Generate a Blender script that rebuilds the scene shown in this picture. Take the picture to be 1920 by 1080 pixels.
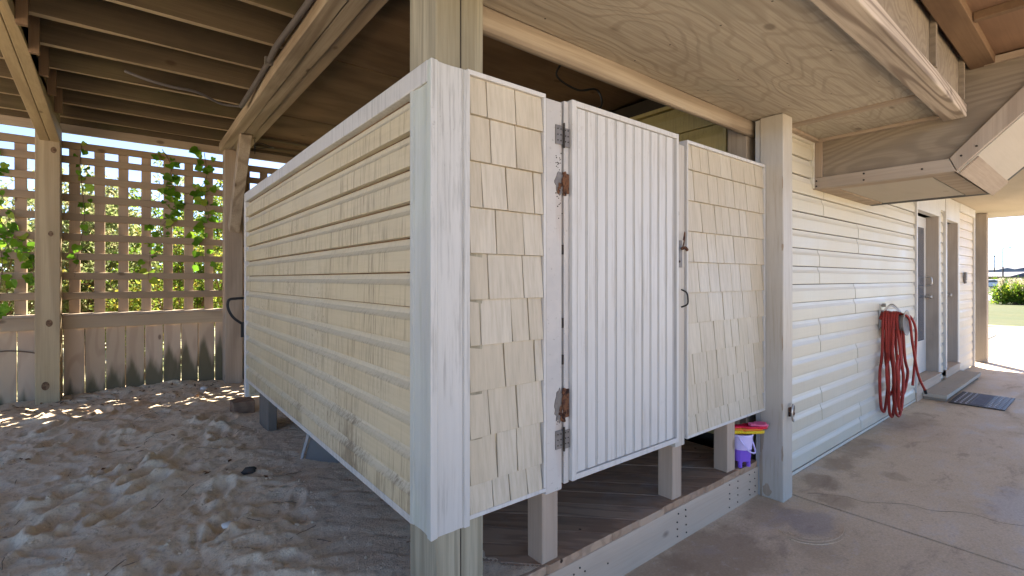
import bpy, bmesh, math, random
from mathutils import Vector, Matrix, noise
PI = math.pi
for o in list(bpy.data.objects): bpy.data.objects.remove(o)
S = bpy.context.scene
COL = S.collection

# ---------------------------------------------------------------- camera
cd = bpy.data.cameras.new('camera'); cam = bpy.data.objects.new('camera', cd); COL.objects.link(cam)
cam.location = (0, 0, 1.4); cam.rotation_euler = (PI/2, 0, -math.radians(38.5))
cd.sensor_width = 36; cd.lens = 904/1920*36; cd.shift_y = -17/1920
cd.clip_start = .05; cd.clip_end = 3000
S.camera = cam

# ---------------------------------------------------------------- world, sun, exposure
SUN_EL = math.radians(46); SUN_AZ = math.atan2(.78, .62)
W = bpy.data.worlds.new('World'); S.world = W; W.use_nodes = True
wt = W.node_tree; bg = wt.nodes['Background']
sky = wt.nodes.new('ShaderNodeTexSky'); sky.sky_type = 'NISHITA'; sky.sun_disc = False
sky.sun_elevation = SUN_EL; sky.sun_rotation = SUN_AZ; sky.altitude = 1500
sky.air_density = .32; sky.dust_density = .9; sky.ozone_density = .3
wt.links.new(sky.outputs[0], bg.inputs[0]); bg.inputs[1].default_value = .105
sl = bpy.data.lights.new('sun', 'SUN'); sl.energy = 5.0; sl.angle = math.radians(.5); sl.color = (1, .92, .80)
sun = bpy.data.objects.new('sun', sl); COL.objects.link(sun)
sdir = Vector((math.sin(SUN_AZ)*math.cos(SUN_EL), math.cos(SUN_AZ)*math.cos(SUN_EL), math.sin(SUN_EL)))
sun.rotation_euler = (-sdir).to_track_quat('-Z', 'Y').to_euler(); sun.location = sdir*40
S.view_settings.view_transform = 'Standard'; S.view_settings.look = 'None'
S.view_settings.exposure = 2.75; S.view_settings.gamma = 1
S.cycles.max_bounces = 10; S.cycles.diffuse_bounces = 7; S.cycles.glossy_bounces = 3
S.cycles.sample_clamp_indirect = 8
R = random.Random(7)

# ---------------------------------------------------------------- node helper
class N:
    def __init__(s, name):
        s.m = bpy.data.materials.new(name); s.m.use_nodes = True; s.t = s.m.node_tree
        s.b = s.t.nodes['Principled BSDF']; s.b.inputs['Specular IOR Level'].default_value = .25
    def put(s, sock, v):
        if v is None: return
        if hasattr(v, 'links') or isinstance(v, bpy.types.NodeSocket): s.t.links.new(v, sock)
        else:
            if isinstance(v, tuple) and len(v) == 3 and sock.type == 'RGBA': v = (*v, 1)
            sock.default_value = v
    def node(s, typ, **kw):
        n = s.t.nodes.new(typ)
        for k, v in kw.items(): setattr(n, k, v)
        return n
    def co(s, rnd=True):
        c = s.node('ShaderNodeTexCoord').outputs['Object']
        if not rnd: return c
        r = s.node('ShaderNodeObjectInfo').outputs['Random']
        return s.vm('ADD', c, s.vm('SCALE', (13.7, 7.3, 9.1), None, r))
    def vm(s, op, a, b=None, sc=None):
        n = s.node('ShaderNodeVectorMath', operation=op); s.put(n.inputs[0], a)
        if b is not None: s.put(n.inputs[1], b)
        if sc is not None: s.put(n.inputs[3], sc)
        return n.outputs['Value'] if op in ('LENGTH', 'DISTANCE', 'DOT_PRODUCT') else n.outputs[0]
    def noise(s, v, scale, detail=3, rough=.5, dist=0, col=False):
        n = s.node('ShaderNodeTexNoise'); s.put(n.inputs['Vector'], v)
        n.inputs['Scale'].default_value = scale; n.inputs['Detail'].default_value = detail
        n.inputs['Roughness'].default_value = rough; n.inputs['Distortion'].default_value = dist
        return n.outputs[1 if col else 0]
    def vor(s, v, scale, feat='F1'):
        n = s.node('ShaderNodeTexVoronoi', feature=feat); s.put(n.inputs['Vector'], v); n.inputs['Scale'].default_value = scale
        return n.outputs['Distance']
    def ma(s, op, a, b=None, c=None):
        n = s.node('ShaderNodeMath', operation=op); s.put(n.inputs[0], a)
        if b is not None: s.put(n.inputs[1], b)
        if c is not None: s.put(n.inputs[2], c)
        return n.outputs[0]
    def ramp(s, v, lo, hi, a=0., b=1.):
        n = s.node('ShaderNodeMapRange', interpolation_type='SMOOTHSTEP'); s.put(n.inputs[0], v)
        for i, q in enumerate((lo, hi, a, b)): s.put(n.inputs[i+1], q)
        return n.outputs[0]
    def mix(s, f, a, b, mode='MIX'):
        n = s.node('ShaderNodeMix', data_type='RGBA', blend_type=mode); s.put(n.inputs[0], f)
        s.put(n.inputs[6], a); s.put(n.inputs[7], b); return n.outputs[2]
    def sep(s, v):
        n = s.node('ShaderNodeSeparateXYZ'); s.put(n.inputs[0], v); return n.outputs
    def bump(s, h, strength=.3, dist=.003):
        n = s.node('ShaderNodeBump'); n.inputs['Strength'].default_value = strength; n.inputs['Distance'].default_value = dist
        s.put(n.inputs['Height'], h); s.t.links.new(n.outputs[0], s.b.inputs['Normal'])
    def out(s, col, rough=.7, **kw):
        s.put(s.b.inputs['Base Color'], col); s.put(s.b.inputs['Roughness'], rough)
        for k, v in kw.items(): s.put(s.b.inputs[k.replace('_', ' ')], v)
        return s.m

def along(axis, a, c):
    v = [c, c, c]; v['xyz'.index(axis)] = a; return tuple(v)

def wood(name, axis, light, dark, rings=26, rscale=2.2, al=.22, fiber=.35, contrast=.55, stain=.35, stain_col=None, moss=0, knots=.6, lo=-.55):
    n = N(name); c = n.co()
    v = n.vm('MULTIPLY', c, along(axis, al, 1.0))
    base = n.noise(v, rscale, 2, .45)
    ring = n.ma('SINE', n.ma('MULTIPLY', base, rings*5.5))
    ring = n.ramp(ring, lo, 1.0)
    fib = n.noise(n.vm('MULTIPLY', c, along(axis, 2.5, 90.)), 1, 3, .6)
    broad = n.noise(n.vm('MULTIPLY', c, along(axis, .6, 1.6)), 1.6, 4, .6)
    col = n.mix(n.ma('MULTIPLY', ring, contrast), light, dark)
    col = n.mix(n.ramp(fib, .35, .7, 0., fiber), col, dark)
    col = n.mix(n.ramp(broad, .45, .75, 0., stain), col, stain_col or tuple(x*.45 for x in dark))
    if moss:
        mo = n.noise(c, 1.1, 5, .65)
        col = n.mix(n.ramp(mo, .48, .7, 0., moss), col, (.16, .17, .055))
    if knots:
        kv = n.vor(n.vm('MULTIPLY', c, along(axis, .55, 1.0)), 4.2)
        col = n.mix(n.ramp(kv, .11, .045, 0., knots), col, (.045, .022, .01))
    n.bump(n.ma('ADD', n.ma('MULTIPLY', ring, .6), fib), .45, .002)
    return n.out(col, .8)

def vinyl(name, col, axis='x', grime=.25, gcol=(.11, .085, .045), streak=.35, spots=.5, bump=.15, tone=None, patch_col=(.62, .60, .55), patch=.3, low=None, course=None):
    n = N(name); c = n.co(False)
    z = n.sep(c)[2]
    big = n.noise(c, 1.3, 4, .6)
    cc = n.mix(n.ramp(big, .4, .7, 0., patch), col, patch_col)
    if tone:
        at = n.node('ShaderNodeAttribute', attribute_name='tone').outputs['Fac']
        cc = n.mix(1., cc, n.node('ShaderNodeCombineColor').outputs[0], 'MULTIPLY') if False else n.mix(at, cc, tone)
    st = n.noise(n.vm('MULTIPLY', c, (60., 60., 3.2)), 1, 5, .7)
    area = n.noise(c, 2.1, 3, .6)
    m = n.ma('MULTIPLY', n.ramp(st, .47, .66), n.ramp(area, .36, .56))
    cc = n.mix(n.ma('MULTIPLY', m, streak), cc, gcol)
    sp = n.noise(n.vm('MULTIPLY', c, (60., 60., 34.)), 1, 3, .7)
    area2 = n.noise(c, 1.4, 4, .7)
    m2 = n.ma('MULTIPLY', n.ramp(sp, .58, .68), n.ramp(area2, .52, .68))
    cc = n.mix(n.ma('MULTIPLY', m2, spots), cc, gcol)
    if course:   # lap shadow line and lit cove painted into the colour, plus mildew specks
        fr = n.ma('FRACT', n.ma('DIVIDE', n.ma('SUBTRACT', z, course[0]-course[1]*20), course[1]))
        ln = n.ramp(n.ma('ADD', fr, n.ma('MULTIPLY', n.noise(n.vm('MULTIPLY', c, (9., 9., 9.)), 1, 3), .05)), .955, .985)
        cc = n.mix(n.ma('MULTIPLY', ln, course[2]), cc, gcol)
        cv = n.ma('MULTIPLY', n.ramp(fr, .55, .68), n.ramp(n.noise(n.vm('MULTIPLY', c, (95., 95., 70.)), 1, 3, .7), .52, .64))
        cc = n.mix(n.ma('MULTIPLY', n.ma('MULTIPLY', cv, n.ramp(big, .38, .6)), course[3]), cc, gcol)
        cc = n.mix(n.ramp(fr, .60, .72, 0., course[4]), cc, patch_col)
    if low:   # mildew rising from the foot of the cladding
        lm = n.ma('ADD', n.ma('MULTIPLY', n.noise(n.vm('MULTIPLY', c, (75., 75., 10.)), 1, 5, .7), .5), n.ma('MULTIPLY', n.noise(c, 2.4, 4, .6), .55))
        lm = n.ma('SUBTRACT', lm, n.ma('MULTIPLY', n.ma('SUBTRACT', z, low[0]), low[1]))
        cc = n.mix(n.ramp(lm, .50, .66, 0., low[2]), cc, gcol)
    g = n.noise(n.vm('MULTIPLY', c, along(axis, 3., 70.)), 1, 3, .6)
    cc = n.mix(n.ramp(g, .3, .8, 0., grime), cc, tuple(x*.72 for x in col))
    n.bump(g, bump, .0015)
    return n.out(cc, n.ramp(big, .3, .7, .38, .6), Specular_IOR_Level=.4)

def plain(name, col, rough=.6, metal=0, var=.25, scale=20):
    n = N(name); c = n.co(False); v = n.noise(c, scale, 4, .6)
    cc = n.mix(n.ramp(v, .35, .7, 0., var), col, tuple(x*.55 for x in col)); n.bump(v, .2, .001)
    return n.out(cc, rough, Metallic=metal)

# ---------------------------------------------------------------- materials
M = {}
TAN, TAND = (.36, .265, .165), (.19, .12, .065)
for ax in 'xyz':
    M['post_'+ax] = wood('post_wood_'+ax, ax, (.43, .335, .195), (.28, .205, .115), rings=7, al=.07, moss=.12, stain=.2, knots=.75)
    M['beam_'+ax] = wood('beam_wood_'+ax, ax, (.41, .34, .25), (.20, .15, .10), rings=11, al=.08, contrast=.6, stain=.55, stain_col=(.10, .06, .035))
    M['joist_'+ax] = wood('joist_wood_'+ax, ax, (.13, .095, .055), (.06, .042, .024), rings=8, al=.08, stain=.7, stain_col=(.035, .027, .018), moss=.15)  # shade on the joist sides painted in dark, over mildew stains
    M['grey_'+ax] = wood('weathered_wood_'+ax, ax, (.40, .315, .225), (.25, .185, .125), rings=8, al=.14, contrast=.45, stain=.3)
M['big_beam'] = wood('pale_grained_beam', 'x', (.52, .435, .335), (.20, .15, .11), rings=15, rscale=4.2, al=.055, contrast=.8, fiber=.4, stain=.25, lo=0., knots=.4)
M['trim_board'] = wood('trim_board_wood', 'y', (.42, .345, .26), (.28, .22, .16), rings=7, al=.1, contrast=.5, stain=.25)
M['post_green'] = wood('greenish_post_wood', 'z', (.37, .335, .235), (.20, .175, .115), rings=9, al=.05, rscale=5, contrast=.6, fiber=.6, stain=.3, knots=.4)
M['block_wood'] = wood('brown_block_wood', 'z', (.26, .17, .10), (.15, .09, .05), rings=6, al=.08)
M['trim_board_slope'] = wood('sloping_trim_wood', 'z', (.40, .33, .25), (.27, .21, .155), rings=7, al=.1, contrast=.5, stain=.25)
M['joist_edge'] = wood('lit_joist_edge', 'x', (.42, .33, .21), (.24, .17, .10), rings=7, al=.08, stain=.5, stain_col=(.12, .08, .045))  # paler tone painted in for the light on the joist bottoms
M['fence_z'] = wood('fence_wood', 'z', (.40, .29, .185), (.29, .20, .125), rings=6, stain=.3)
M['fence_x'] = wood('fence_wood_x', 'x', (.43, .33, .205), (.31, .225, .14), rings=6, stain=.3)
M['lattice'] = wood('lattice_wood', 'x', (.33, .24, .145), (.24, .17, .105), rings=5, stain=.2)
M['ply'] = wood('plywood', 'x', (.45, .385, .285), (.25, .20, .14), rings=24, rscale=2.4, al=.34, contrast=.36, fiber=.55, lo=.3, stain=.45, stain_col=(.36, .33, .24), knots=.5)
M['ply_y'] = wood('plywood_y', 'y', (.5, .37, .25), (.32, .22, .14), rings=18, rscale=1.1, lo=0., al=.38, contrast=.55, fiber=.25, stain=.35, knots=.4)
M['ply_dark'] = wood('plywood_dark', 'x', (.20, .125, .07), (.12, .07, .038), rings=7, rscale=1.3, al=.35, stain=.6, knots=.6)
M['ply_brown'] = wood('plywood_brown', 'x', (.28, .165, .095), (.17, .10, .058), rings=7, rscale=1.3, al=.35, stain=.3)
M['ply_pale'] = wood('plywood_pale', 'x', (.46, .40, .31), (.38, .32, .24), rings=5, rscale=1.2, al=.35, contrast=.25, fiber=.15, stain=.15, knots=.2)
M['deckboard'] = wood('deck_board_wood', 'x', (.30, .20, .13), (.19, .12, .08), rings=14, stain=.4, knots=.7)
M['chase'] = wood('weathered_plywood', 'y', (.27, .22, .155), (.18, .14, .10), stain=.4)
M['stud'] = wood('stud_wood', 'z', (.47, .36, .26), (.33, .245, .17), rings=5, al=.08, contrast=.4, stain=.2, knots=.5)
M['rail'] = wood('rim_board_wood', 'x', (.54, .42, .305), (.42, .315, .22), rings=4, al=.12, contrast=.3, stain=.2, knots=.6)
M['siding_cream'] = vinyl('cream_siding', (.52, .44, .272), 'y', grime=.35, streak=.7, spots=.9, gcol=(.15, .105, .055), patch_col=(.60, .54, .39), low=(.41, .35, .8), course=(.355, .1245, .75, .6, .6))
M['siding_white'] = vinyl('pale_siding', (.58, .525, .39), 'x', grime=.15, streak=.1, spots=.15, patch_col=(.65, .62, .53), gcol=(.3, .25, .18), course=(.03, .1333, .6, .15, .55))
M['siding_olive'] = vinyl('yellowed_siding', (.42, .34, .13), 'y', grime=.3, streak=.3, spots=.3, patch_col=(.4, .33, .15))
M['shingle'] = vinyl('shingle_vinyl', (.49, .415, .288), 'z', grime=.6, streak=.08, spots=.08, tone=(.555, .49, .37), patch=.2, patch_col=(.54, .49, .41), bump=.6)
M['white'] = vinyl('white_vinyl', (.51, .495, .445), 'z', grime=.25, streak=.5, spots=.9, gcol=(.2, .19, .16), patch=.35, patch_col=(.48, .48, .46))
M['white_clean'] = vinyl('white_door_vinyl', (.56, .54, .49), 'z', grime=.12, streak=.3, spots=.4, gcol=(.27, .21, .14), patch_col=(.51, .505, .48))
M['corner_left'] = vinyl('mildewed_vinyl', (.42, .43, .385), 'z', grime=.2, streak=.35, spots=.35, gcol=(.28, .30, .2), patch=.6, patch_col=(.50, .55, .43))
M['painted'] = vinyl('flaking_white_paint', (.46, .415, .335), 'z', grime=.2, streak=.35, spots=.35, gcol=(.30, .22, .14), patch=.5, patch_col=(.54, .52, .465))
M['jamb'] = wood('taupe_painted_wood', 'z', (.40, .34, .27), (.30, .25, .2), rings=8, contrast=.2, knots=0)
M['panel_beige'] = vinyl('beige_panel', (.58, .50, .38), 'z', grime=.2, streak=.15, spots=.15)
M['dark'] = plain('dark_gap', (.035, .028, .02))
M['steel'] = plain('galvanised_steel', (.22, .20, .18), .55, .4, .5, 40)
M['black'] = plain('black_plastic', (.02, .02, .02), .45)
M['conduit'] = plain('grey_conduit', (.12, .11, .11), .5)
M['hose'] = plain('red_rubber', (.32, .038, .026), .5, 0, .3, 14)
M['glass'] = plain('dark_glass', (.10, .11, .13), .08)
M['knob'] = plain('brushed_knob', (.5, .47, .42), .35, .8)
M['concrete_block'] = plain('grey_block', (.15, .13, .105), .9)
M['grey_plastic'] = plain('grey_tub_plastic', (.115, .105, .09), .5, 0, .25, 6)
M['pale_rim'] = plain('pale_plastic_rim', (.36, .34, .31), .5)
M['brown_block'] = wood('old_timber_block', 'x', (.24, .15, .09), (.14, .08, .05))
n = N('rust'); c = n.co(False); v = n.noise(c, 45, 5, .7)
cc = n.mix(n.ramp(v, .42, .52), (.06, .026, .016), (.15, .07, .035)); cc = n.mix(n.ramp(n.noise(c, 28, 3), .55, .62), cc, (.03, .015, .01))
n.bump(v, .8, .004); M['rust'] = n.out(cc, .9)
def plastic(name, col, trans=.25):
    n = N(name); return n.out(col, .3, Transmission_Weight=trans, Subsurface_Weight=0.)
M['purple'] = plastic('purple_plastic', (.30, .14, .75)); M['lilac'] = plastic('pale_lilac_plastic', (.72, .62, .90), .1)
M['red'] = plastic('red_plastic', (.75, .01, .04), .1); M['orange'] = plastic('orange_plastic', (.85, .22, .02), .1)
M['yellow'] = plastic('yellow_plastic', (.80, .55, .02), .1); M['pink'] = plastic('pink_plastic', (.85, .16, .28), .1)

# concrete: stains, pale scuffs, speckle; sandy lilac tan
n = N('concrete'); c = n.co(False)
b1 = n.noise(c, .9, 6, .65, .6); b2 = n.noise(n.vm('MULTIPLY', c, (1., 2.2, 1.)), 2.4, 6, .7, .4); sp = n.noise(c, 85, 3, .75)
cc = n.mix(n.ramp(b1, .35, .65), (.65, .505, .33), (.74, .595, .415))
cc = n.mix(n.ramp(b2, .52, .72, 0., .6), cc, (.64, .585, .55))
cc = n.mix(n.ramp(b2, .46, .30, 0., .6), cc, (.36, .26, .19))
def blob(p, r, amt, col, cc, stretch=(1, 1, 1)):
    d = n.vm('LENGTH', n.vm('MULTIPLY', n.vm('SUBTRACT', c, p), stretch))
    d = n.ma('ADD', d, n.ma('MULTIPLY', n.ma('SUBTRACT', n.noise(c, 5, 5, .7), .5), r*1.6))
    return n.mix(n.ramp(d, r, r*.45, 0., amt), cc, col)
for p, r, a, st in [((3.75, 1.28, 0), .20, .75, (1, 1.3, 1)), ((4.2, 1.32, 0), .16, .7, (.6, 1.3, 1)), ((4.75, 1.34, 0), .2, .6, (.5, 1.4, 1)), ((3.5, 1.1, 0), .14, .6, (1, 1, 1)),
                    ((4.25, 1.0, 0), .10, .5, (1, 1, 1)), ((2.35, 1.28, 0), .30, .7, (.7, 1, 1)), ((1.95, 1.3, 0), .3, .6, (1, 1, 1)), ((2.8, .95, 0), .14, .35, (1, 1, 1)), ((3.0, 1.3, 0), .22, .5, (1, 1, 1)), ((6.0, 1.3, 0), .25, .5, (.5, 1, 1)), ((7.2, 1.2, 0), .14, .6, (.6, 1, 1))]:
    cc = blob(p, r, a*.8, (.29, .20, .125), cc, st)
cc = blob((3.05, 1.10, 0), .21, .6, (.36, .32, .31), cc, (.87, 1.25, 1))
cc = blob((4.3, .35, 0), .35, .6, (.60, .57, .55), cc, (.7, 1.5, 1))
fine = n.noise(c, 22, 6, .8)
cc = n.mix(n.ramp(fine, .54, .70, 0., .35), cc, (.70, .65, .60)); cc = n.mix(n.ramp(fine, .46, .32, 0., .45), cc, (.30, .225, .17))
cc = n.mix(n.ramp(sp, .3, .75, 0., .4), cc, (.28, .21, .16))
n.bump(n.ma('ADD', n.ma('MULTIPLY', b2, 2.), n.ma('MULTIPLY', sp, .35)), .35, .003)
M['concrete'] = n.out(cc, n.ramp(b2, .3, .7, .8, .5))
n = N('rust_streaked_paint'); c = n.co(False); st = n.noise(n.vm('MULTIPLY', c, (60., 60., 5.)), 1, 4, .7); bg_ = n.noise(c, 3, 4, .6)
cc = n.mix(n.ramp(bg_, .4, .65), (.52, .485, .43), (.44, .42, .385)); cc = n.mix(n.ramp(n.noise(c, 60, 4, .7), .6, .72, 0., .5), cc, (.2, .17, .13))
for zc, ln in ((1.52, .14), (.60, .16), (.66, .1), (1.80, .07)):
    d = n.vm('LENGTH', n.vm('MULTIPLY', n.vm('SUBTRACT', c, (.475, -.09, zc-.05)), (4., 1., .9)))
    d = n.ma('ADD', d, n.ma('MULTIPLY', n.ma('SUBTRACT', st, .5), .18)); cc = n.mix(n.ramp(d, ln, ln*.4, 0., .22), cc, (.30, .18, .10))
M['rusty_paint'] = n.out(cc, .6)
# sand
n = N('sand'); c = n.co(False)
g1 = n.noise(c, 1.1, 5, .65); g2 = n.noise(c, 95, 3, .8); g3 = n.noise(c, 24, 6, .85)
cc = n.mix(n.ramp(g1, .38, .66), (.82, .68, .48), (.76, .59, .385))
cc = n.mix(n.ramp(g3, .52, .64, 0., .7), cc, (.43, .315, .205)); cc = n.mix(n.ramp(g2, .45, .65, 0., .45), cc, (.56, .44, .32))
n.bump(n.ma('ADD', n.ma('MULTIPLY', g3, 3.), n.ma('MULTIPLY', g2, .7)), .8, .006)
M['sand'] = n.out(cc, .95)
def ground_mat(name, a, b, d, s1=1.5, s2=40):
    n = N(name); c = n.co(False); x = n.noise(c, s1, 5, .65); y = n.noise(c, s2, 3, .7)
    cc = n.mix(n.ramp(x, .38, .62), a, b); cc = n.mix(n.ramp(y, .4, .7, 0., .5), cc, d); n.bump(y, .6, .02)
    return n.out(cc, .95)
M['dune'] = ground_mat('dune_ground', (.42, .38, .27), (.26, .29, .12), (.2, .2, .1))
M['pale_bounce_sand'] = ground_mat('pale_bounce_sand', (.60, .50, .39), (.54, .45, .34), (.42, .33, .25))
M['lawn'] = ground_mat('lawn', (.045, .056, .016), (.060, .064, .022), (.028, .038, .010), .3, 6)
M['drive'] = ground_mat('driveway_concrete', (.14, .13, .122), (.165, .155, .145), (.11, .10, .09), .8, 60)
M['road'] = ground_mat('road_asphalt', (.20, .20, .21), (.24, .24, .25), (.16, .16, .16), .3, 8)
def leafmat(name, a, b, c3):
    n = N(name)
    r = n.node('ShaderNodeNewGeometry').outputs['Random Per Island']
    cc = n.mix(n.ramp(r, 0., .6), a, b); cc = n.mix(n.ramp(r, .72, .95), cc, c3)
    tr = n.node('ShaderNodeBsdfTranslucent'); n.put(tr.inputs[0], cc)
    mx = n.node('ShaderNodeMixShader'); mx.inputs[0].default_value = .55
    n.out(cc, .5); o = n.t.nodes['Material Output']
    n.t.links.new(n.b.outputs[0], mx.inputs[1]); n.t.links.new(tr.outputs[0], mx.inputs[2]); n.t.links.new(mx.outputs[0], o.inputs[0])
    return n.m
M['leaf_green'] = leafmat('green_leaves', (.07, .14, .012), (.12, .20, .018), (.26, .28, .03))
M['leaf_pale'] = leafmat('pale_leaves', (.18, .23, .07), (.26, .29, .12), (.34, .30, .15))
M['leaf_mix'] = leafmat('mixed_leaves', (.12, .21, .025), (.24, .29, .045), (.42, .34, .06))
M['vine_leaf'] = leafmat('vine_leaves', (.09, .20, .015), (.15, .30, .02), (.36, .44, .05))
M['twig'] = plain('twig_bark', (.16, .11, .07), .9)
M['litter'] = leafmat('dry_leaves', (.16, .08, .035), (.22, .12, .06), (.12, .075, .045))
M['plume'] = leafmat('pampas_plumes', (.50, .46, .34), (.45, .40, .26), (.35, .33, .16))

# ---------------------------------------------------------------- mesh helpers
ROOT = {}
def tag(o, label=None, cat=None, group=None, kind=None):
    for k, v in (('label', label), ('category', cat), ('group', group), ('kind', kind)):
        if v: o[k] = v
    return o
def thing(name, loc, label, cat, group=None):
    o = bpy.data.objects.new(name, None); COL.objects.link(o); o.location = loc; o.empty_display_size = .1
    ROOT[o.name] = Vector(loc); return tag(o, label, cat, group)
def rootloc(o):
    while o.parent: o = o.parent
    return ROOT.get(o.name, o.location)
def obj(name, bm, mat, parent=None, bevel=0, smooth=False, loc=None):
    off = rootloc(parent) if parent else Vector(loc) if loc else Vector((0, 0, 0))
    bmesh.ops.translate(bm, vec=-off, verts=bm.verts)
    me = bpy.data.meshes.new(name); bm.to_mesh(me); bm.free()
    for m_ in (mat if isinstance(mat, list) else [mat]): me.materials.append(M[m_] if isinstance(m_, str) else m_)
    o = bpy.data.objects.new(name, me); COL.objects.link(o)
    if parent: o.parent = parent
    else: o.location = off; ROOT[o.name] = off
    if smooth:
        for p in me.polygons: p.use_smooth = True
    if bevel:
        b = o.modifiers.new('bevel', 'BEVEL'); b.width = bevel; b.segments = 2; b.limit_method = 'ANGLE'; b.angle_limit = .6
    return o
SPLIT = {'screw_holes', 'flaked_paint', 'pale_bars', 'screw', 'knot', 'panel_rail', 'nail', 'nail_heads', 'door_jamb', 'sill', 'casing', 'cleat', 'batten', 'turret', 'soffit_batten', 'plywood_side', 'joint_board', 'brace_board', 'upstand', 'door_knob', 'hose_tail', 'bolt', 'paint_chip', 'upright_slats_'}
SING = {'screw_holes': 'screw_hole', 'pale_bars': 'pale_bar', 'nail_heads': 'nail_head', 'plywood_side': 'plywood_side'}
_obj = obj
def obj(name, bm, mat, parent=None, **kw):
    if name not in SPLIT or parent is None: return _obj(name, bm, mat, parent, **kw)
    seen = set(); out = []
    for v0 in bm.verts:
        if v0 in seen: continue
        isl = [v0]; seen.add(v0)
        for v in isl:
            for e in v.link_edges:
                w = e.other_vert(v)
                if w not in seen: seen.add(w); isl.append(w)
        nb = bmesh.new(); mp = {v: nb.verts.new(v.co) for v in isl}
        for f_ in {f_ for v in isl for f_ in v.link_faces}: nb.faces.new([mp[v] for v in f_.verts])
        out.append(_obj(SING.get(name, name), nb, mat, parent, **kw))
    bm.free(); return out[0]
def BM(): return bmesh.new()
def hexa(bm, P, mi=0):
    vs = [bm.verts.new(p) for p in P]
    for f in ((0, 3, 2, 1), (4, 5, 6, 7), (0, 1, 5, 4), (1, 2, 6, 5), (2, 3, 7, 6), (3, 0, 4, 7)):
        bm.faces.new([vs[i] for i in f]).material_index = mi
    return vs
def box(bm, x0, x1, y0, y1, z0, z1, mi=0):
    return hexa(bm, [(x0, y0, z0), (x1, y0, z0), (x1, y1, z0), (x0, y1, z0), (x0, y0, z1), (x1, y0, z1), (x1, y1, z1), (x0, y1, z1)], mi)
def wbox(bm, x0, x1, y0, y1, z0, z1, axis, seg=10, amp=.004, seed=0):
    """a board with slightly wandering faces"""
    lo, hi = Vector((x0, y0, z0)), Vector((x1, y1, z1)); a = 'xyz'.index(axis); b, c = (a+1) % 3, (a+2) % 3
    rings = []
    for i in range(seg+1):
        t = lo[a]+(hi[a]-lo[a])*i/seg; ring = []
        for k, (bb, cc_) in enumerate(((lo[b], lo[c]), (hi[b], lo[c]), (hi[b], hi[c]), (lo[b], hi[c]))):
            v = Vector((0, 0, 0)); v[a] = t; v[b] = bb+noise.noise(Vector((t*1.3, k*3.1+seed, 0)))*amp; v[c] = cc_+noise.noise(Vector((t*1.3, k*5.7+seed, 9)))*amp
            ring.append(bm.verts.new(v))
        rings.append(ring)
    for i in range(seg):
        for k in range(4):
            bm.faces.new((rings[i][k], rings[i][(k+1) % 4], rings[i+1][(k+1) % 4], rings[i+1][k]))
    bm.faces.new(rings[0][::-1]); bm.faces.new(rings[-1])
    bmesh.ops.recalc_face_normals(bm, faces=bm.faces)
def tube(bm, pts, r, seg=8, caps=True, taper=None):
    pts = [Vector(p) for p in pts]; rings = []; up = None
    for i, p in enumerate(pts):
        t = (pts[min(i+1, len(pts)-1)]-pts[max(i-1, 0)]).normalized()
        if up is None:
            up = t.orthogonal().normalized()
        up = (up-t*up.dot(t)).normalized(); w = t.cross(up); rr = r if taper is None else r+(taper-r)*i/(len(pts)-1)
        rings.append([bm.verts.new(p+(up*math.cos(2*PI*k/seg)+w*math.sin(2*PI*k/seg))*rr) for k in range(seg)])
    for i in range(len(rings)-1):
        for k in range(seg):
            bm.faces.new((rings[i][k], rings[i][(k+1) % seg], rings[i+1][(k+1) % seg], rings[i+1][k]))
    if caps: bm.faces.new(rings[0][::-1]); bm.faces.new(rings[-1])
def smoothpts(pts, n=6):
    P = [Vector(p) for p in pts]; out = []
    for i in range(len(P)-1):
        a, b, c, d = P[max(i-1, 0)], P[i], P[i+1], P[min(i+2, len(P)-1)]
        for k in range(n):
            t = k/n
            out.append(.5*((2*b)+(-a+c)*t+(2*a-5*b+4*c-d)*t*t+(-a+3*b-3*c+d)*t**3))
    out.append(P[-1]); return out
def prism(bm, poly, z0, z1):
    lo = [bm.verts.new((x, y, z0)) for x, y in poly]; hi = [bm.verts.new((x, y, z1)) for x, y in poly]
    k = len(poly); bm.faces.new(lo[::-1]); bm.faces.new(hi)
    for i in range(k): bm.faces.new((lo[i], lo[(i+1) % k], hi[(i+1) % k], hi[i]))
    bmesh.ops.recalc_face_normals(bm, faces=bm.faces)
def grid(bm, x0, x1, y0, y1, z, nx, ny):
    V = [[bm.verts.new((x0+(x1-x0)*i/nx, y0+(y1-y0)*j/ny, z)) for i in range(nx+1)] for j in range(ny+1)]
    for j in range(ny):
        for i in range(nx): bm.faces.new((V[j][i], V[j][i+1], V[j+1][i+1], V[j+1][i]))
def extrude_profile(bm, prof, a0, a1, mapf):
    """prof: list of (out, z); extruded between positions a0 and a1 along the wall; mapf(a, out, z)->xyz"""
    A = [bm.verts.new(mapf(a0, o, z)) for o, z in prof]; B = [bm.verts.new(mapf(a1, o, z)) for o, z in prof]
    for i in range(len(prof)-1): bm.faces.new((A[i], B[i], B[i+1], A[i+1]))
    bm.faces.new(A); bm.faces.new(B[::-1])
def lap_profile(z0, h, n, d=.022):
    p = [(0, z0)]
    for k in range(n):
        z = z0+k*h
        p += [(d, z), (d+.001, z+.006), (d-.001, z+h*.60), (d*.72, z+h*.68), (d*.38, z+h*.78), (d*.20, z+h*.90), (d*.14, z+h-.0055), (-.010, z+h-.0045), (-.010, z+h-.0005)]
    p += [(-.014, z0+n*h), (-.014, z0)]
    return p

# ================================================================= SETTING
bm = BM(); grid(bm, -600, 600, -600, 600, -.35, 2, 2); tag(obj('ground', bm, 'lawn'), kind='structure')
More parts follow.
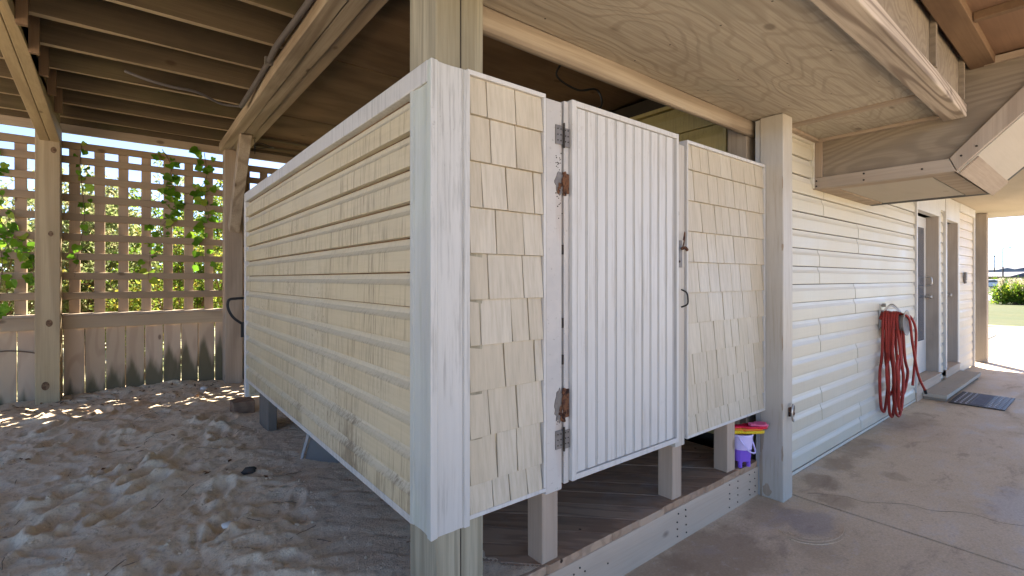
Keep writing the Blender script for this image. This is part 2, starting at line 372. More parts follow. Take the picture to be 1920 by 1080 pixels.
# concrete floor slabs with saw-cut joints
tagk = lambda o: tag(o, kind='structure')
bm = BM()
for x0, x1 in ((-6, 3.369), (3.383, 8.1), (8.109, 11.95)):
    for y0, y1 in ((-2.4, -1.2), (-1.192, 1.5)): box(bm, x0, x1, y0, y1, -.12, 0)
fl = tagk(obj('concrete_floor', bm, 'concrete', bevel=.004))
bm = BM(); box(bm, -6, 12, -2.42, 1.5, -.3, -.012); obj('slab_base', bm, 'dark', fl)
bm = BM()   # hairline crack wandering away from the painted post
pts = [(3.47, 1.27), (3.6, 1.1), (3.62, .98), (3.78, .82), (3.8, .70), (3.93, .55), (3.92, .42), (4.02, .25), (4.1, .05), (4.25, -.2)]
sp = smoothpts([(x, y, 0.0012) for x, y in pts], 8)
for i, (a, b) in enumerate(zip(sp, sp[1:])):
    w = .0012+.0014*abs(noise.noise(a*9)); j = Vector((noise.noise(a*14)*.01, noise.noise(a*14+Vector((5, 5, 5)))*.01, 0)); sp[i] = a+j
for a, b in zip(sp, sp[1:]):
    d = (b-a).normalized().cross(Vector((0, 0, 1)))*(.0014+.0012*abs(noise.noise(a*9)))
    bm.faces.new([bm.verts.new(p) for p in (a-d, a+d, b+d, b-d)])
obj('crack', bm, 'dark', fl)
bm = BM()   # ring scuffed in the sandy film where something round stood
for rr, n0, n1 in ((.20, 20, 42), (.17, 22, 34), (.225, 24, 36)):
    P = [(3.04+math.cos(a)*rr*1.15, 1.10+math.sin(a)*rr*.8, .0015) for a in [k*PI/24 for k in range(n0, n1)]]
    tube(bm, P, .0035, 5, taper=.001)
obj('sand_ring', bm, 'sand', fl)
bm = BM(); grid(bm, -40, 11.9, -45, -2.43, -.03, 6, 6); grid(bm, -40, -6.0, -2.43, 40, -.03, 6, 6); tagk(obj('bounce_sand', bm, 'pale_bounce_sand'))  # unseen pale sand, added to bounce sunlight in under the deck
# driveway panels, sand strip, lawn, road beyond the porch
bm = BM()
for i, (x0, x1) in enumerate(((11.96, 15.1), (15.12, 17.2))):
    for y0, y1 in ((-7, -.38), (-.36, 1.9), (1.92, 6)): box(bm, x0, x1, y0, y1, -.15, -.02)
tagk(obj('driveway', bm, 'drive'))
bm = BM(); box(bm, 17.2, 21, -12, 12, -.2, -.03); tagk(obj('sand_strip', bm, 'dune'))
bm = BM()
nx, ny = 40, 12
V = [[bm.verts.new((20+ (44-20)*i/nx, -12+26*j/ny, -.04+.05*noise.noise(Vector((i*.5, j*.9, 3))))) for i in range(nx+1)] for j in range(ny+1)]
for j in range(ny):
    for i in range(nx): bm.faces.new((V[j][i], V[j][i+1], V[j+1][i+1], V[j+1][i]))
tagk(obj('lawn', bm, 'lawn', smooth=True))
bm = BM(); box(bm, 47, 74, -50, 60, -.4, -.1); tagk(obj('road', bm, 'road'))
bm = BM()   # dune slope behind the fence
nx, ny = 90, 60
V = [[bm.verts.new((-14+34*i/nx, 6.5+26*j/ny, .1+.25*(j/ny)+.12*noise.noise(Vector((i*.25, j*.25, 0))))) for i in range(nx+1)] for j in range(ny+1)]
for j in range(ny):
    for i in range(nx): bm.faces.new((V[j][i], V[j][i+1], V[j+1][i+1], V[j+1][i]))
tagk(obj('dune_ground', bm, 'dune', smooth=True))
# sand under the deck: trodden, with footprints
craters = []
for k in range(230):
    craters.append((R.uniform(-3.2, .8), R.uniform(1.6, 5.9), R.uniform(.03, .12), R.uniform(.02, .05), R.uniform(.006, .03), R.uniform(0, PI)))
for (px_, py_, ang) in ((-.9, 2.2, .9), (-.2, 3.1, 1.0), (.3, 3.9, 1.2), (-1.4, 3.0, .5), (-.6, 4.3, 1.3), (.1, 2.3, 1.1)):
    for q in range(5):
        a_ = ang+R.uniform(-.25, .25); sx = px_+math.cos(ang)*q*.42+math.sin(ang)*(.09 if q % 2 else -.09); sy = py_+math.sin(ang)*q*.42-math.cos(ang)*(.09 if q % 2 else -.09)
        if sx < .7 and sy < 5.8: craters.append((sx, sy, .105, .045, .036, a_)); craters.append((sx-math.cos(a_)*.11, sy-math.sin(a_)*.11, .045, .036, .024, a_))
def sand_h(x, y):
    v = Vector((x, y, 0))
    h = .218+.012*max(0, (y-3.5)/2.8)+.05*max(0, (y-5.6))*max(0, min(1, (x+.6)))
    wv = v+Vector((noise.noise(v*4)*.08, noise.noise(v*4+Vector((9, 2, 1)))*.08, 0))
    h += .030*noise.noise(v*1.1)+.030*noise.noise(wv*2.9+Vector((3, 1, 0)))+.018*(1-abs(noise.noise(wv*5.5))*2)+.010*noise.noise(wv*12)+.008*(.5-abs(noise.noise(v*19)))*2*max(0, .3+noise.noise(v*1.7+Vector((2, 2, 2))))*1.6+.007*noise.noise(v*36)+.0035*noise.noise(v*62)
    for cx, cy, ra, rb, d, t in craters:
        dx, dy = x-cx, y-cy
        if dx*dx+dy*dy > .09: continue
        u = (dx*math.cos(t)+dy*math.sin(t))/ra; w = (-dx*math.sin(t)+dy*math.cos(t))/rb; q = u*u+w*w
        if q < 6: h += -d*math.exp(-q*1.1)+d*.55*math.exp(-(math.sqrt(q)-1.55)**2*5)
    if x > .5:   # thins out over the platform boards
        f = min(1, (x-.5)/.5); fr = ((x+y)*.70711/.142) % 1.0
        h = h*(1-f)+(.2275-.05*max(0, x-1.12)+.006*noise.noise(v*3.3)+.004*noise.noise(v*17)-(.004 if min(fr, 1-fr) < .05 else 0))*f
    return h
bm = BM(); xs = []; x = -7.
while x < 1.7: xs.append(x); x += .012 if x > -1.9 else .06
ys = []; y = 1.476
while y < 6.46: ys.append(y); y += .014 if y < 5.2 else .02
V = [[bm.verts.new((x, y, sand_h(x, y))) for x in xs] for y in ys]
for j in range(len(ys)-1):
    for i in range(len(xs)-1): bm.faces.new((V[j][i], V[j][i+1], V[j+1][i+1], V[j+1][i]))
tagk(obj('sand', bm, 'sand', smooth=True))

# ================================================================= UPPER DECK (left bay, open joists)
JB = 2.935
deck = thing('raised_deck', (0, 2, JB), 'open underside of the timber deck overhead with dark joists running between two beams', 'deck')
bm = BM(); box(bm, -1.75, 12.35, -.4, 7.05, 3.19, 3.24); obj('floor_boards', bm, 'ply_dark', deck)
jy = [6.17-.455*k for k in range(1, 15)]
for k, yy in enumerate([6.2]+jy):
    bm = BM(); wbox(bm, -1.7, 1.0, yy, yy+.040, JB, 3.187, 'x', 14, .007, k)
    wbox(bm, -1.7, 1.0, yy+.043, yy+.052, JB+.012, 3.187, 'x', 10, .004, k+50) if k % 2 else None
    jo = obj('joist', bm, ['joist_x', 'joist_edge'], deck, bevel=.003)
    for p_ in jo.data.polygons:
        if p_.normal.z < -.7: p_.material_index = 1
for k, yy in enumerate(jy[:10]):     # scab blocks tying each joist to the left beam
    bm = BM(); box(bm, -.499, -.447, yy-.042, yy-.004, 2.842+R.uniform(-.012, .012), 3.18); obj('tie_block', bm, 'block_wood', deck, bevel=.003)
bm = BM(); box(bm, -1.7, 12.2, 6.37, 6.41, 2.825, 3.187); obj('rim_board', bm, 'grey_x', deck)
bm = BM(); box(bm, -1.7, 4.2, 6.325, 6.366, 2.905, 3.02); box(bm, -1.7, 4.2, 6.30, 6.322, 2.96, 3.185); obj('ledger', bm, 'joist_x', deck, bevel=.003)
bm = BM(); box(bm, -1.75, 12.3, -.45, -.41, 2.85, 3.24); box(bm, 12.353, 12.39, -.4, 7.05, 2.9, 3.24); obj('fascia', bm, 'grey_x', deck)
# soffit plywood over the shower
bm = BM()
ysm = [.76, 1.6, 3.39, 4.84, 5.7, 6.05, 6.29]
for a, b in zip(ysm, ysm[1:]): box(bm, 1.003, 3.4, a+.008, b-.008, JB-.012, JB)
box(bm, 1.003, 3.4, .76, 6.29, JB+.004, JB+.01, 0)
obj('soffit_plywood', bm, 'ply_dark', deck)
bm = BM()
for yy in ysm[4:6]: box(bm, 1.003, 3.4, yy-.02, yy+.02, JB-.04, JB-.014)
obj('soffit_batten', bm, 'joist_x', deck)

def beam_thing(x0, x1, y0, y1, zb, lab, plies):
    t = thing('support_beam', ((x0+x1)/2, (y0+y1)/2, zb), lab, 'beam'); w = (x1-x0)/plies
    for k in range(plies):
        bm = BM(); wbox(bm, x0+k*w+.001, x0+(k+1)*w-.002, y0, y1, zb+(.006 if k % 2 else 0), JB-.002, 'y', 16, .006, k*7+x0)
        obj('ply', bm, 'beam_y', t, bevel=.004)
    return t
tb = beam_thing(.80, .985, 1.7, 6.33, 2.84, 'long doubled timber beam above the siding wall, running back to the lattice corner post', 2)
bm = BM(); wbox(bm, .989, 1.068, 1.7, 6.33, 2.858, JB-.014, 'y', 14, .006, 4); obj('side_board', bm, 'grey_y', tb, bevel=.003)
bm = BM(); box(bm, -.520, -.5, -.36, 6.16, 2.86, 3.186); obj('backing_board', bm, 'post_y', deck)

def post(name, x0, x1, y0, y1, z0, z1, lab, mat='post_z', group=None, seed=0):
    t = thing(name, ((x0+x1)/2, (y0+y1)/2, z0), lab, 'post', group)
    bm = BM(); wbox(bm, x0, x1, y0, y1, z0, z1, 'z', 8, .003, seed); obj('shaft', bm, mat, t, bevel=.006); return t
pf = post('timber_post', .804, .998, 1.42, 1.612, -.05, 2.93, 'thick greenish square post standing inside the white corner of the shower', 'post_green', seed=1)
bm = BM(); box(bm, .899, .9025, 1.4168, 1.43, -.02, 2.90); obj('check_crack', bm, 'dark', pf)
pl = post('timber_post', -.672, -.500, 6.17, 6.34, .05, 2.838, 'square knotty post at the left standing in front of the lattice', seed=3)
bm = BM()
for (x, z, r) in ((-.565, 1.82, .022), (-.575, .99, .03), (-.60, .41, .035), (-.545, 2.60, .026)):
    P = [bm.verts.new((x+r*.8*math.cos(a), 6.1675, z+r*1.15*math.sin(a))) for a in [k*PI/8 for k in range(16)]]
    bm.faces.new(P[::-1])
n = N('knot'); c = n.co(False); n.bump(n.noise(c, 60), .5); M['knot'] = n.out(n.mix(n.ramp(n.noise(c, 40, 3), .4, .6), (.10, .055, .028), (.19, .12, .065)), .8)
obj('knot', bm, 'knot', pl)
pb = post('timber_post', .835, 1.01, 6.15, 6.33, .05, 2.838, 'grey square post in the back corner where the lattice meets the shower wall', 'grey_z', seed=5)
bm = BM(); hexa(bm, [(.80, 6.04, 2.06), (.80, 6.14, 2.06), (.83, 6.14, 2.06), (.83, 6.04, 2.06), (.80, 6.04, 2.838), (.80, 6.14, 2.838), (.83, 6.14, 2.838), (.83, 6.04, 2.838)])
# knee braces of the back post
def bar(name, a, b, w, h, mat, parent, up=Vector((0, 0, 1)), bevel=.004):
    a, b = Vector(a), Vector(b); t = (b-a).normalized(); s = t.cross(up).normalized(); u = s.cross(t)
    bm2 = BM(); P = []
    for e in (a, b): P += [e+s*w/2*i+u*h/2*j for i, j in ((-1, -1), (1, -1), (1, 1), (-1, 1))]
    hexa(bm2, P); bmesh.ops.recalc_face_normals(bm2, faces=bm2.faces); return obj(name, bm2, mat, parent, bevel=bevel)
bm.free()
bar('brace', (.915, 6.12, 1.95), (.915, 5.42, 2.86), .10, .12, 'beam_z', pb)
bar('side_board', (.815, 6.25, 1.95), (.815, 6.25, 2.82), .02, .09, 'grey_z', pb)
bar('brace', (-.585, 6.16, 2.62), (-.585, 4.42, 4.0-1.16), .09, .10, 'post_y', pl) if False else None
# the diagonal brace of the left post rises towards the camera and to the left
bb = thing('diagonal_brace', (-.58, 6.1, 2.6), 'pale doubled diagonal brace rising to the left from the knotty post', 'brace')
for xa in (-.640, -.568):
    bm = BM(); za = lambda y: 2.69+.105*(6.05-y)
    hexa(bm, [(xa, 2.2, za(2.2)), (xa+.068, 2.2, za(2.2)), (xa+.068, 6.165, za(6.165)), (xa, 6.165, za(6.165)), (xa, 2.2, za(2.2)+.06), (xa+.068, 2.2, za(2.2)+.06), (xa+.068, 6.165, 2.835), (xa, 6.165, 2.835)]); obj('brace_board', bm, 'post_y', bb, bevel=.004)


# grey conduit along the beam
t = thing('electrical_conduit', (.78, 4.2, 2.9), 'grey flexible conduit looping along the side of the long beam', 'conduit')
bm = BM(); P = [(.33, 4.75, 2.925), (.40, 4.6, 2.90), (.55, 4.5, 2.89), (.66, 4.62, 2.85), (.745, 4.62, 2.86), (.77, 4.2, 2.91), (.775, 3.75, 2.93), (.76, 3.45, 2.925), (.77, 3.0, 2.92), (.79, 2.4, 2.93)]
tube(bm, smoothpts(P[4:], 8), .019, 10); obj('pipe', bm, 'conduit', t, smooth=True)
bm = BM(); tube(bm, smoothpts([(-.02, 4.55, 2.93), (.10, 4.5, 2.885), (.25, 4.5, 2.868), (.42, 4.52, 2.872), (.6, 4.62, 2.85), (.745, 4.62, 2.86)], 8), .0105, 8); obj('cable', bm, 'conduit', t, smooth=True)
bm = BM(); box(bm, .745, .80, 3.70, 3.73, 2.905, 2.955); obj('strap', bm, 'steel', t)
t = tag(obj('wire_loop', (lambda b: (tube(b, [(1.12+.09*math.cos(a), 5.62+.09*math.sin(a), 2.80+.01*math.sin(2*a)) for a in [k*PI/12 for k in range(25)]], .004, 6), tube(b, [(1.03, 5.62, 2.80), (1.03, 5.6, 2.70), (1.035, 5.6, 2.74), (1.03, 5.62, 2.92)], .003, 5), b)[2])(BM()), 'black', loc=(1.12, 5.62, 2.8)), 'thin black wire loop hanging under the soffit beside the back post', 'wire')
t = tag(obj('hanging_wire', (lambda b: (tube(b, smoothpts([(2.35, 2.35, 2.92), (2.3, 2.4, 2.80), (2.45, 2.35, 2.72), (2.6, 2.3, 2.74), (2.62, 2.28, 2.62), (2.48, 2.32, 2.58)], 8), .008, 6), b)[1])(BM()), 'black', loc=(2.4, 2.3, 2.9)), 'dark dangling cable above the shower under the dark soffit', 'wire')

# ================================================================= LATTICE FENCE
fx0, fx1 = -6.8, 3.1
f = thing('lattice_fence', (-1, 6.4, .2), 'timber fence of close upright boards with open square lattice above', 'fence')
bm = BM()
k0 = int((fx0+.04)/.187)
for k in range(k0, 17):
    xx = -.04+.187*k; wbox(bm, xx-.041, xx+.041, 6.372, 6.405, .95, 2.71, 'z', 4, .006, k)
obj('upright_slats', bm, 'fence_z', f, bevel=.002)
bm = BM()
for i, zz in enumerate((1.235, 1.428, 1.62, 1.81, 2.005, 2.19, 2.375, 2.56, 2.70)):
    wbox(bm, fx0, fx1, 6.336, 6.370, zz-.035, zz+.035, 'x', 24, .007, i*3)
obj('cross_slats', bm, 'lattice', f, bevel=.002)
bm = BM(); wbox(bm, fx0, fx1, 6.325, 6.368, .915, 1.035, 'x', 20, .006, 2); obj('top_rail', bm, 'fence_x', f, bevel=.003)
bm = BM(); wbox(bm, fx0, fx1, 6.30, 6.42, 1.037, 1.062, 'x', 20, .004, 8); obj('cap_rail', bm, 'grey_x', f, bevel=.003)
# boards, mildewed at the foot towards the shower corner
n = N('fence_board'); c = n.co(False); xyz = n.sep(c)
v = n.noise(n.vm('MULTIPLY', c, (1, 1, .2)), 4, 2); ring = n.ramp(n.ma('SINE', n.ma('MULTIPLY', v, 40.)), -.2, 1.)
isl = n.node('ShaderNodeNewGeometry').outputs['Random Per Island']
cc = n.mix(isl, (.46, .345, .22), (.54, .405, .275)); cc = n.mix(n.ma('MULTIPLY', ring, .35), cc, (.33, .22, .14))
cc = n.mix(n.ramp(n.vor(n.vm('MULTIPLY', c, (1, 1, .5)), 5), .10, .05, 0., .7), cc, (.12, .06, .03))
jag = n.ma('ADD', n.noise(n.vm('MULTIPLY', c, (9, 9, 1.5)), 1, 4, .6), n.ma('MULTIPLY', n.ma('ABSOLUTE', n.ma('SUBTRACT', n.ma('FRACT', n.ma('MULTIPLY', n.ma('ADD', xyz[0], .345+1.), 1/.158)), .5)), 1.1))
lev = n.ma('ADD', n.ma('MULTIPLY', jag, .42), n.ramp(xyz[0], -.6, 1.9, -.42, .12))
cc = n.mix(n.ramp(n.ma('SUBTRACT', lev, xyz[2]), -.06, .12, 0., .85), cc, (.085, .075, .035))
n.bump(v, .3); M['fence_board'] = n.out(cc, .85)
bm = BM(); k = -42
while True:
    xa = -.34-1.0+.158*k+.0065+1.0
    if xa > fx1: break
    if xa > fx0: wbox(bm, xa-.002, xa+.1485, 6.385, 6.405, .02-.2*0, .93, 'z', 5, .003, k)
    k += 1
ob = obj('boards', bm, 'fence_board', f, bevel=.002)
bm = BM(); tube(bm, smoothpts([(-1.4, 6.36, .66), (-1.1, 6.37, .72), (-.85, 6.37, .735), (-.62, 6.37, .68)], 6), .006, 5); tag(obj('dry_vine_stem', bm, 'twig', loc=(-1, 6.37, .7)), 'thin bare stem arching across the fence boards at the left edge', 'twig')

# ---------------------------------------------------------------- foliage
def leaf(bm, p, L, W_, n_, d, fold=.25):
    d = d.normalized(); s = d.cross(n_).normalized(); u = s.cross(d)
    a = bm.verts.new(p); m = bm.verts.new(p+d*L*.5-u*L*.05); t_ = bm.verts.new(p+d*L)
    l = bm.verts.new(p+d*L*.42+s*W_+u*fold*W_); r = bm.verts.new(p+d*L*.42-s*W_+u*fold*W_)
    bm.faces.new((a, m, l)); bm.faces.new((m, t_, l)); bm.faces.new((a, r, m)); bm.faces.new((m, r, t_))
def rv(r): return Vector((r.uniform(-1, 1), r.uniform(-1, 1), r.uniform(-1, 1)))
def shrub(x, y, h, w, nl, mat, lab, seed, L=.06, zb=.15, stems=12):
    r = random.Random(seed); t = thing('shrub', (x, y, zb), lab, 'shrub', 'bushes growing behind the lattice fence')
    bs = BM(); bl = BM(); tips = []
    for k in range(stems):
        a = r.uniform(0, 2*PI); rr = w*r.uniform(.2, 1); top = Vector((x+math.cos(a)*rr, y+math.sin(a)*rr*.8, zb+h*r.uniform(.55, 1)*(1-.3*(rr/w)**2)))
        base = Vector((x+r.uniform(-.12, .12), y+r.uniform(-.12, .12), zb-.1)); mid = (base+top)/2+rv(r)*.15+Vector((0, 0, .2))
        P = smoothpts([base, mid, top], 5); tube(bs, P, .014, 5, taper=.003)
        for q in range(7):
            s0 = P[r.randrange(3, len(P))]; e = s0+Vector((r.uniform(-1, 1), r.uniform(-1, 1), r.uniform(-.3, 1)))*w*.38
            tube(bs, [s0, (s0+e)/2+rv(r)*.04, e], .005, 4, False, .002); tips.append((s0, e))
    for k in range(nl):
        s0, e = r.choice(tips); p = s0.lerp(e, r.random()**.6)+rv(r)*.055*(1+w*.4)
        leaf(bl, p, L*r.uniform(.6, 1.4), L*r.uniform(.18, .34), rv(r).normalized(), rv(r)+Vector((0, 0, -.2)))
    obj('stems', bs, 'twig', t); obj('foliage', bl, mat, t)
SH = [(-2.6, 8.6, 2.6, 1.1, 3600, 'leaf_pale', 'pale dry bush at the far left edge behind the lattice'),
      (-1.25, 8.2, 2.5, .95, 5200, 'leaf_pale', 'pale twiggy bush seen just left of the knotty post'),
      (-.45, 9.2, 2.7, 1.1, 6500, 'leaf_pale', 'tall sparse bush behind the lattice just right of the knotty post'),
      (.1, 7.7, 1.6, .65, 3600, 'leaf_mix', 'low yellow green bush close behind the middle of the lattice'),
      (.75, 8.7, 2.7, .95, 6500, 'leaf_green', 'dense green bush behind the right part of the lattice'),
      (1.35, 7.9, 2.5, .8, 4200, 'leaf_mix', 'yellowish bush behind the lattice beside the back corner post'),
      (1.9, 9.6, 2.3, 1.1, 3000, 'leaf_green', 'green bush behind the back corner post'),
      (3.4, 9.3, 2.3, 1.2, 2600, 'leaf_mix', 'mixed green bush behind the shower wall'),
      (.3, 11.5, 3.4, 1.9, 5200, 'leaf_pale', 'broad pale thicket further back behind the middle of the lattice'),
      (-2.4, 11.5, 3.3, 1.9, 5200, 'leaf_pale', 'broad pale thicket further back at the left'),
      (-.6, 10.6, 3.1, 1.3, 6500, 'leaf_pale', 'tall pale bush far behind the lattice right of the knotty post'),
      (1.0, 10.4, 3.3, 1.2, 6500, 'leaf_mix', 'tall yellow green bush far behind the right half of the lattice'),
      (3.2, 12.5, 2.8, 1.8, 3600, 'leaf_mix', 'broad mixed thicket furthest back at the right')]
for i, s in enumerate(SH): shrub(*s, seed=i+3, L=.055 if s[1] < 9 else .085, stems=10+int(s[3]*8))
def vine(P, nl, lab, seed, spread=.07, L=.075):
    r = random.Random(seed); t = thing('climbing_vine', P[0], lab, 'vine', 'vines climbing on the lattice')
    sp = smoothpts(P, 8); bs = BM(); tube(bs, sp, .004, 5, taper=.002); obj('stem', bs, 'twig', t)
    bl = BM()
    for k in range(nl):
        q = sp[r.randrange(len(sp))]+Vector((r.uniform(-1, 1)*spread, r.uniform(-.03, .05), r.uniform(-1, 1)*spread))
        d = Vector((r.uniform(-1, 1), r.uniform(-.5, .4), r.uniform(-1, .2)))
        # heart shaped leaf
        d.normalize(); nn = Vector((r.uniform(-.5, .5), -1, r.uniform(-.4, .6))).normalized(); s = d.cross(nn).normalized(); l = L*r.uniform(.55, 1.2)
        sh = [(0, 0), (-.12, .28), (.12, .5), (.5, .42), (1, 0), (.5, -.42), (.12, -.5), (-.12, -.28)]
        c0 = bl.verts.new(q+d*l*.4-nn*l*.04); vs = [bl.verts.new(q+d*l*a+s*l*b+nn*abs(b)*l*.25) for a, b in sh]
        for i in range(8): bl.faces.new((c0, vs[i], vs[(i+1) % 8]))
    obj('leaves', bl, 'vine_leaf', t)
vine([(-.95, 6.31, 1.05), (-.9, 6.33, 1.5), (-.93, 6.31, 1.9), (-.8, 6.33, 1.75), (-.72, 6.32, 1.6), (-.68, 6.33, 1.45)], 70, 'leafy vine hanging down the lattice at the far left edge', 21, .09)
vine([(-.9, 6.33, 1.9), (-.98, 6.33, 2.2), (-.92, 6.33, 2.5)], 22, 'short leafy vine tip at the top left of the lattice', 22, .08)
vine([(-.36, 6.33, 2.72), (-.37, 6.32, 2.5), (-.35, 6.33, 2.2), (-.34, 6.31, 1.95), (-.38, 6.33, 1.7), (-.41, 6.33, 1.42)], 22, 'thin hanging vine with few leaves right of the knotty post', 23, .05)
vine([(.28, 6.33, 2.78), (.36, 6.33, 2.6), (.32, 6.32, 2.4), (.4, 6.33, 2.2), (.33, 6.33, 2.05), (.2, 6.34, 1.8), (.16, 6.33, 1.4)], 75, 'bright green vine trailing from the top middle of the lattice', 24, .08)
vine([(.66, 6.33, 2.8), (.68, 6.32, 2.55), (.62, 6.33, 2.35), (.7, 6.33, 2.1), (.6, 6.34, 1.9), (.66, 6.33, 1.6)], 60, 'vine with yellow green leaves on the lattice next to the back corner post', 25, .08)

# ================================================================= OUTDOOR SHOWER
ZB, ZT = .56, 2.13
sh = thing('outdoor_shower', (.9, 1.5, .2), 'raised outdoor shower stall in cream siding with white corner, shingle panels and white door', 'shower')
# left wall: dutch lap siding, plane x = .79
XW = .80; Y0, Y1 = 1.545, 4.62
bm = BM(); zb0 = .555; h = .1245
extrude_profile(bm, [(o, z) for o, z in lap_profile(zb0, h, 12, .030)], Y0-.01, Y1-.03, lambda a, o, z: (XW+.008-o, a, z))
bmesh.ops.recalc_face_normals(bm, faces=bm.faces)
sd = obj('siding', bm, 'siding_cream', sh)
bm = BM(); box(bm, XW+.006, XW+.06, Y0+.08, Y1-.03, ZB, 2.10); obj('wall_backing', bm, 'ply_dark', sh)
bm = BM(); wbox(bm, XW-.03, XW+.075, 1.42, Y1+.01, 2.052, 2.125, 'y', 10, .003, 3); obj('top_trim', bm, 'white', sh, bevel=.004)
bm = BM(); box(bm, XW-.022, XW+.0, Y0+.0, Y1, ZB-.022, ZB-.002); box(bm, XW-.024, XW-.019, Y0, Y1, ZB-.002, ZB+.006); obj('bottom_trim', bm, 'white', sh)
bm = BM(); box(bm, XW-.028, XW+.09, Y1-.03, Y1+.03, .40, 2.06); obj('end_trim', bm, 'white_clean', sh, bevel=.004)
# white corner post: fluted
def corner():
    bm = BM(); cx, cy = .769, 1.390; w = .152
    face = [(0, .0), (.004, -.0), (.022, 0), (.028, .006), (.05, .0085), (.085, .0095), (.112, .007), (.122, .0055), (.126, .010), (.130, .003), (.150, .002), (w, .005)]
    fr = [(cx+a+.002, cy+d) for a, d in face]; lf = [(cx+d, cy+a+.002) for a, d in face]
    outline = lf[::-1]+fr
    inner = [(cx+w, cy+.03), (cx+.03, cy+.03), (cx+.03, cy+w)]
    poly = outline+inner; z0, z1 = .548, 2.118
    lo = [bm.verts.new((x, y, z0+.004*noise.noise(Vector((x*40, y*40, 0))))) for x, y in poly]; hi = [bm.verts.new((x, y, z1+.004*noise.noise(Vector((x*40, y*40, 5))))) for x, y in poly]
    k = len(poly)
    for i in range(k):
        fc = bm.faces.new((lo[i], lo[(i+1) % k], hi[(i+1) % k], hi[i]))
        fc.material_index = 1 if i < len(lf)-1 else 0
    bm.faces.new(lo[::-1]); bm.faces.new(hi); bmesh.ops.recalc_face_normals(bm, faces=bm.faces)
    return bm
obj('corner_post', corner(), ['white', 'corner_left'], sh)
# shingle panels
def shingle_panel(xa, xb, seed, wmin, wmax):
    r = random.Random(seed); YP = 1.415
    par = obj('shingle_panel', (lambda b: (box(b, xa+.004, xb-.004, YP+.012, YP+.05, ZB+.004, ZT-.004), b)[1])(BM()), 'siding_cream', sh)
    bm = BM(); tones = []
    rows = [ZB+.012]+[.673+.163*k for k in range(9)]+[ZT-.012]
    lay = bm.loops.layers.float_color.new('tone')
    for j in range(len(rows)-1):
        z0, z1 = rows[j], rows[j+1]; x = xa+.012-r.uniform(0, wmin*.8)
        while x < xb-.012:
            w = r.uniform(wmin, wmax); tilt = r.uniform(-.005, .005); xs0, xs1 = max(x, xa+.013), min(x+w-.0045, xb-.013)
            if xs1-xs0 > .008:
                d0, d1 = YP-.009+r.uniform(-.0012, .0012), YP+.005; dz = r.uniform(-.0005, .0005); q = .0
                t0 = tilt if xs0 > xa+.02 else 0; t1 = tilt*.7 if xs1 < xb-.02 else 0
                nf = len(bm.faces)
                vs = hexa(bm, [(xs0, d0, z0+.0025+dz), (xs1, d0, z0+.0025+dz), (xs1, YP+.02, z0+.0025), (xs0, YP+.02, z0+.0025), (xs0+t0, d1, z1+.002), (xs1+t1, d1, z1+.002), (xs1+t1, YP+.02, z1+.002), (xs0+t0, YP+.02, z1+.002)])
                bm.faces.ensure_lookup_table(); tn = r.uniform(0, 1.)
                for fc in bm.faces[nf:]:
                    for l in fc.loops: l[lay] = (tn, tn, tn, 1)
            x += w
    obj('shingles', bm, 'shingle', par, bevel=.0012)
    bm = BM(); e = .017
    box(bm, xa, xb, YP-.010, YP+.05, ZT-e, ZT); box(bm, xa, xb, YP-.010, YP+.05, ZB, ZB+e*.9)
    box(bm, xa, xa+e*.6, YP-.0095, YP+.05, ZB+e, ZT-e); box(bm, xb-e*.6, xb, YP-.0095, YP+.05, ZB+e, ZT-e)
    obj('edge_trim', bm, 'white_clean', par, bevel=.0015)
shingle_panel(.921, 1.289, 5, .075, .165); shingle_panel(2.292, 3.192, 6, .075, .155)
# door
door = obj('door', (lambda b: (box(b, 1.436, 2.19, 1.418, 1.452, ZB+.012, ZT+.002), b)[1])(BM()), 'white_clean', sh)
bm = BM(); prof = []; x = 1.466; pw = (2.172-1.466)/11
for k in range(11):
    a = x+k*pw; prof += [(a, 0), (a+pw*.74, 0), (a+pw*.77, .010), (a+pw*.80, .010), (a+pw*.83, .001), (a+pw*.88, .001), (a+pw*.91, .010), (a+pw*.96, .010)]
prof += [(2.172, 0), (2.172, .02), (1.466, .02)]
lo = [bm.verts.new((a, 1.405+o, ZB+.034)) for a, o in prof]; hi = [bm.verts.new((a, 1.405+o, ZT-.018)) for a, o in prof]
for i in range(len(prof)): bm.faces.new((lo[i], lo[(i+1) % len(prof)], hi[(i+1) % len(prof)], hi[i]))
bm.faces.new(lo[::-1]); bm.faces.new(hi); bmesh.ops.recalc_face_normals(bm, faces=bm.faces)
obj('beadboard', bm, 'white_clean', door)
bm = BM(); dx0, dx1, dz0, dz1, e = 1.426, 2.198, ZB+.008, ZT+.008, .024
hexa(bm, [(dx0, 1.395, dz0), (dx0+e, 1.395, dz0), (dx0+e, 1.44, dz0), (dx0, 1.44, dz0), (dx0, 1.395, dz1), (dx0+e, 1.395, dz1), (dx0+e, 1.44, dz1), (dx0, 1.44, dz1)])
box(bm, dx1-e*.7, dx1, 1.395, 1.44, dz0, dz1); box(bm, dx0+e, dx1-e*.7, 1.3955, 1.44, dz1-e, dz1-.0005); box(bm, dx0+e, dx1-e*.7, 1.3955, 1.44, dz0+.0005, dz0+e)
box(bm, dx0+e, dx0+e+.010, 1.400, 1.42, dz0+e, dz1-e)
obj('door_frame', bm, 'white_clean', door, bevel=.002)
bm = BM(); box(bm, 1.396, 1.4235, 1.412, 1.452, ZB+.0, ZT+.0); obj('hinge_stile', bm, 'rusty_paint', door, bevel=.003)
bm = BM(); tube(bm, smoothpts([(2.235, 1.404, 1.345), (2.235, 1.375, 1.33), (2.237, 1.368, 1.30), (2.237, 1.372, 1.27), (2.235, 1.404, 1.255)], 5), .0045, 6)
obj('pull_handle', bm, 'black', sh, smooth=True)
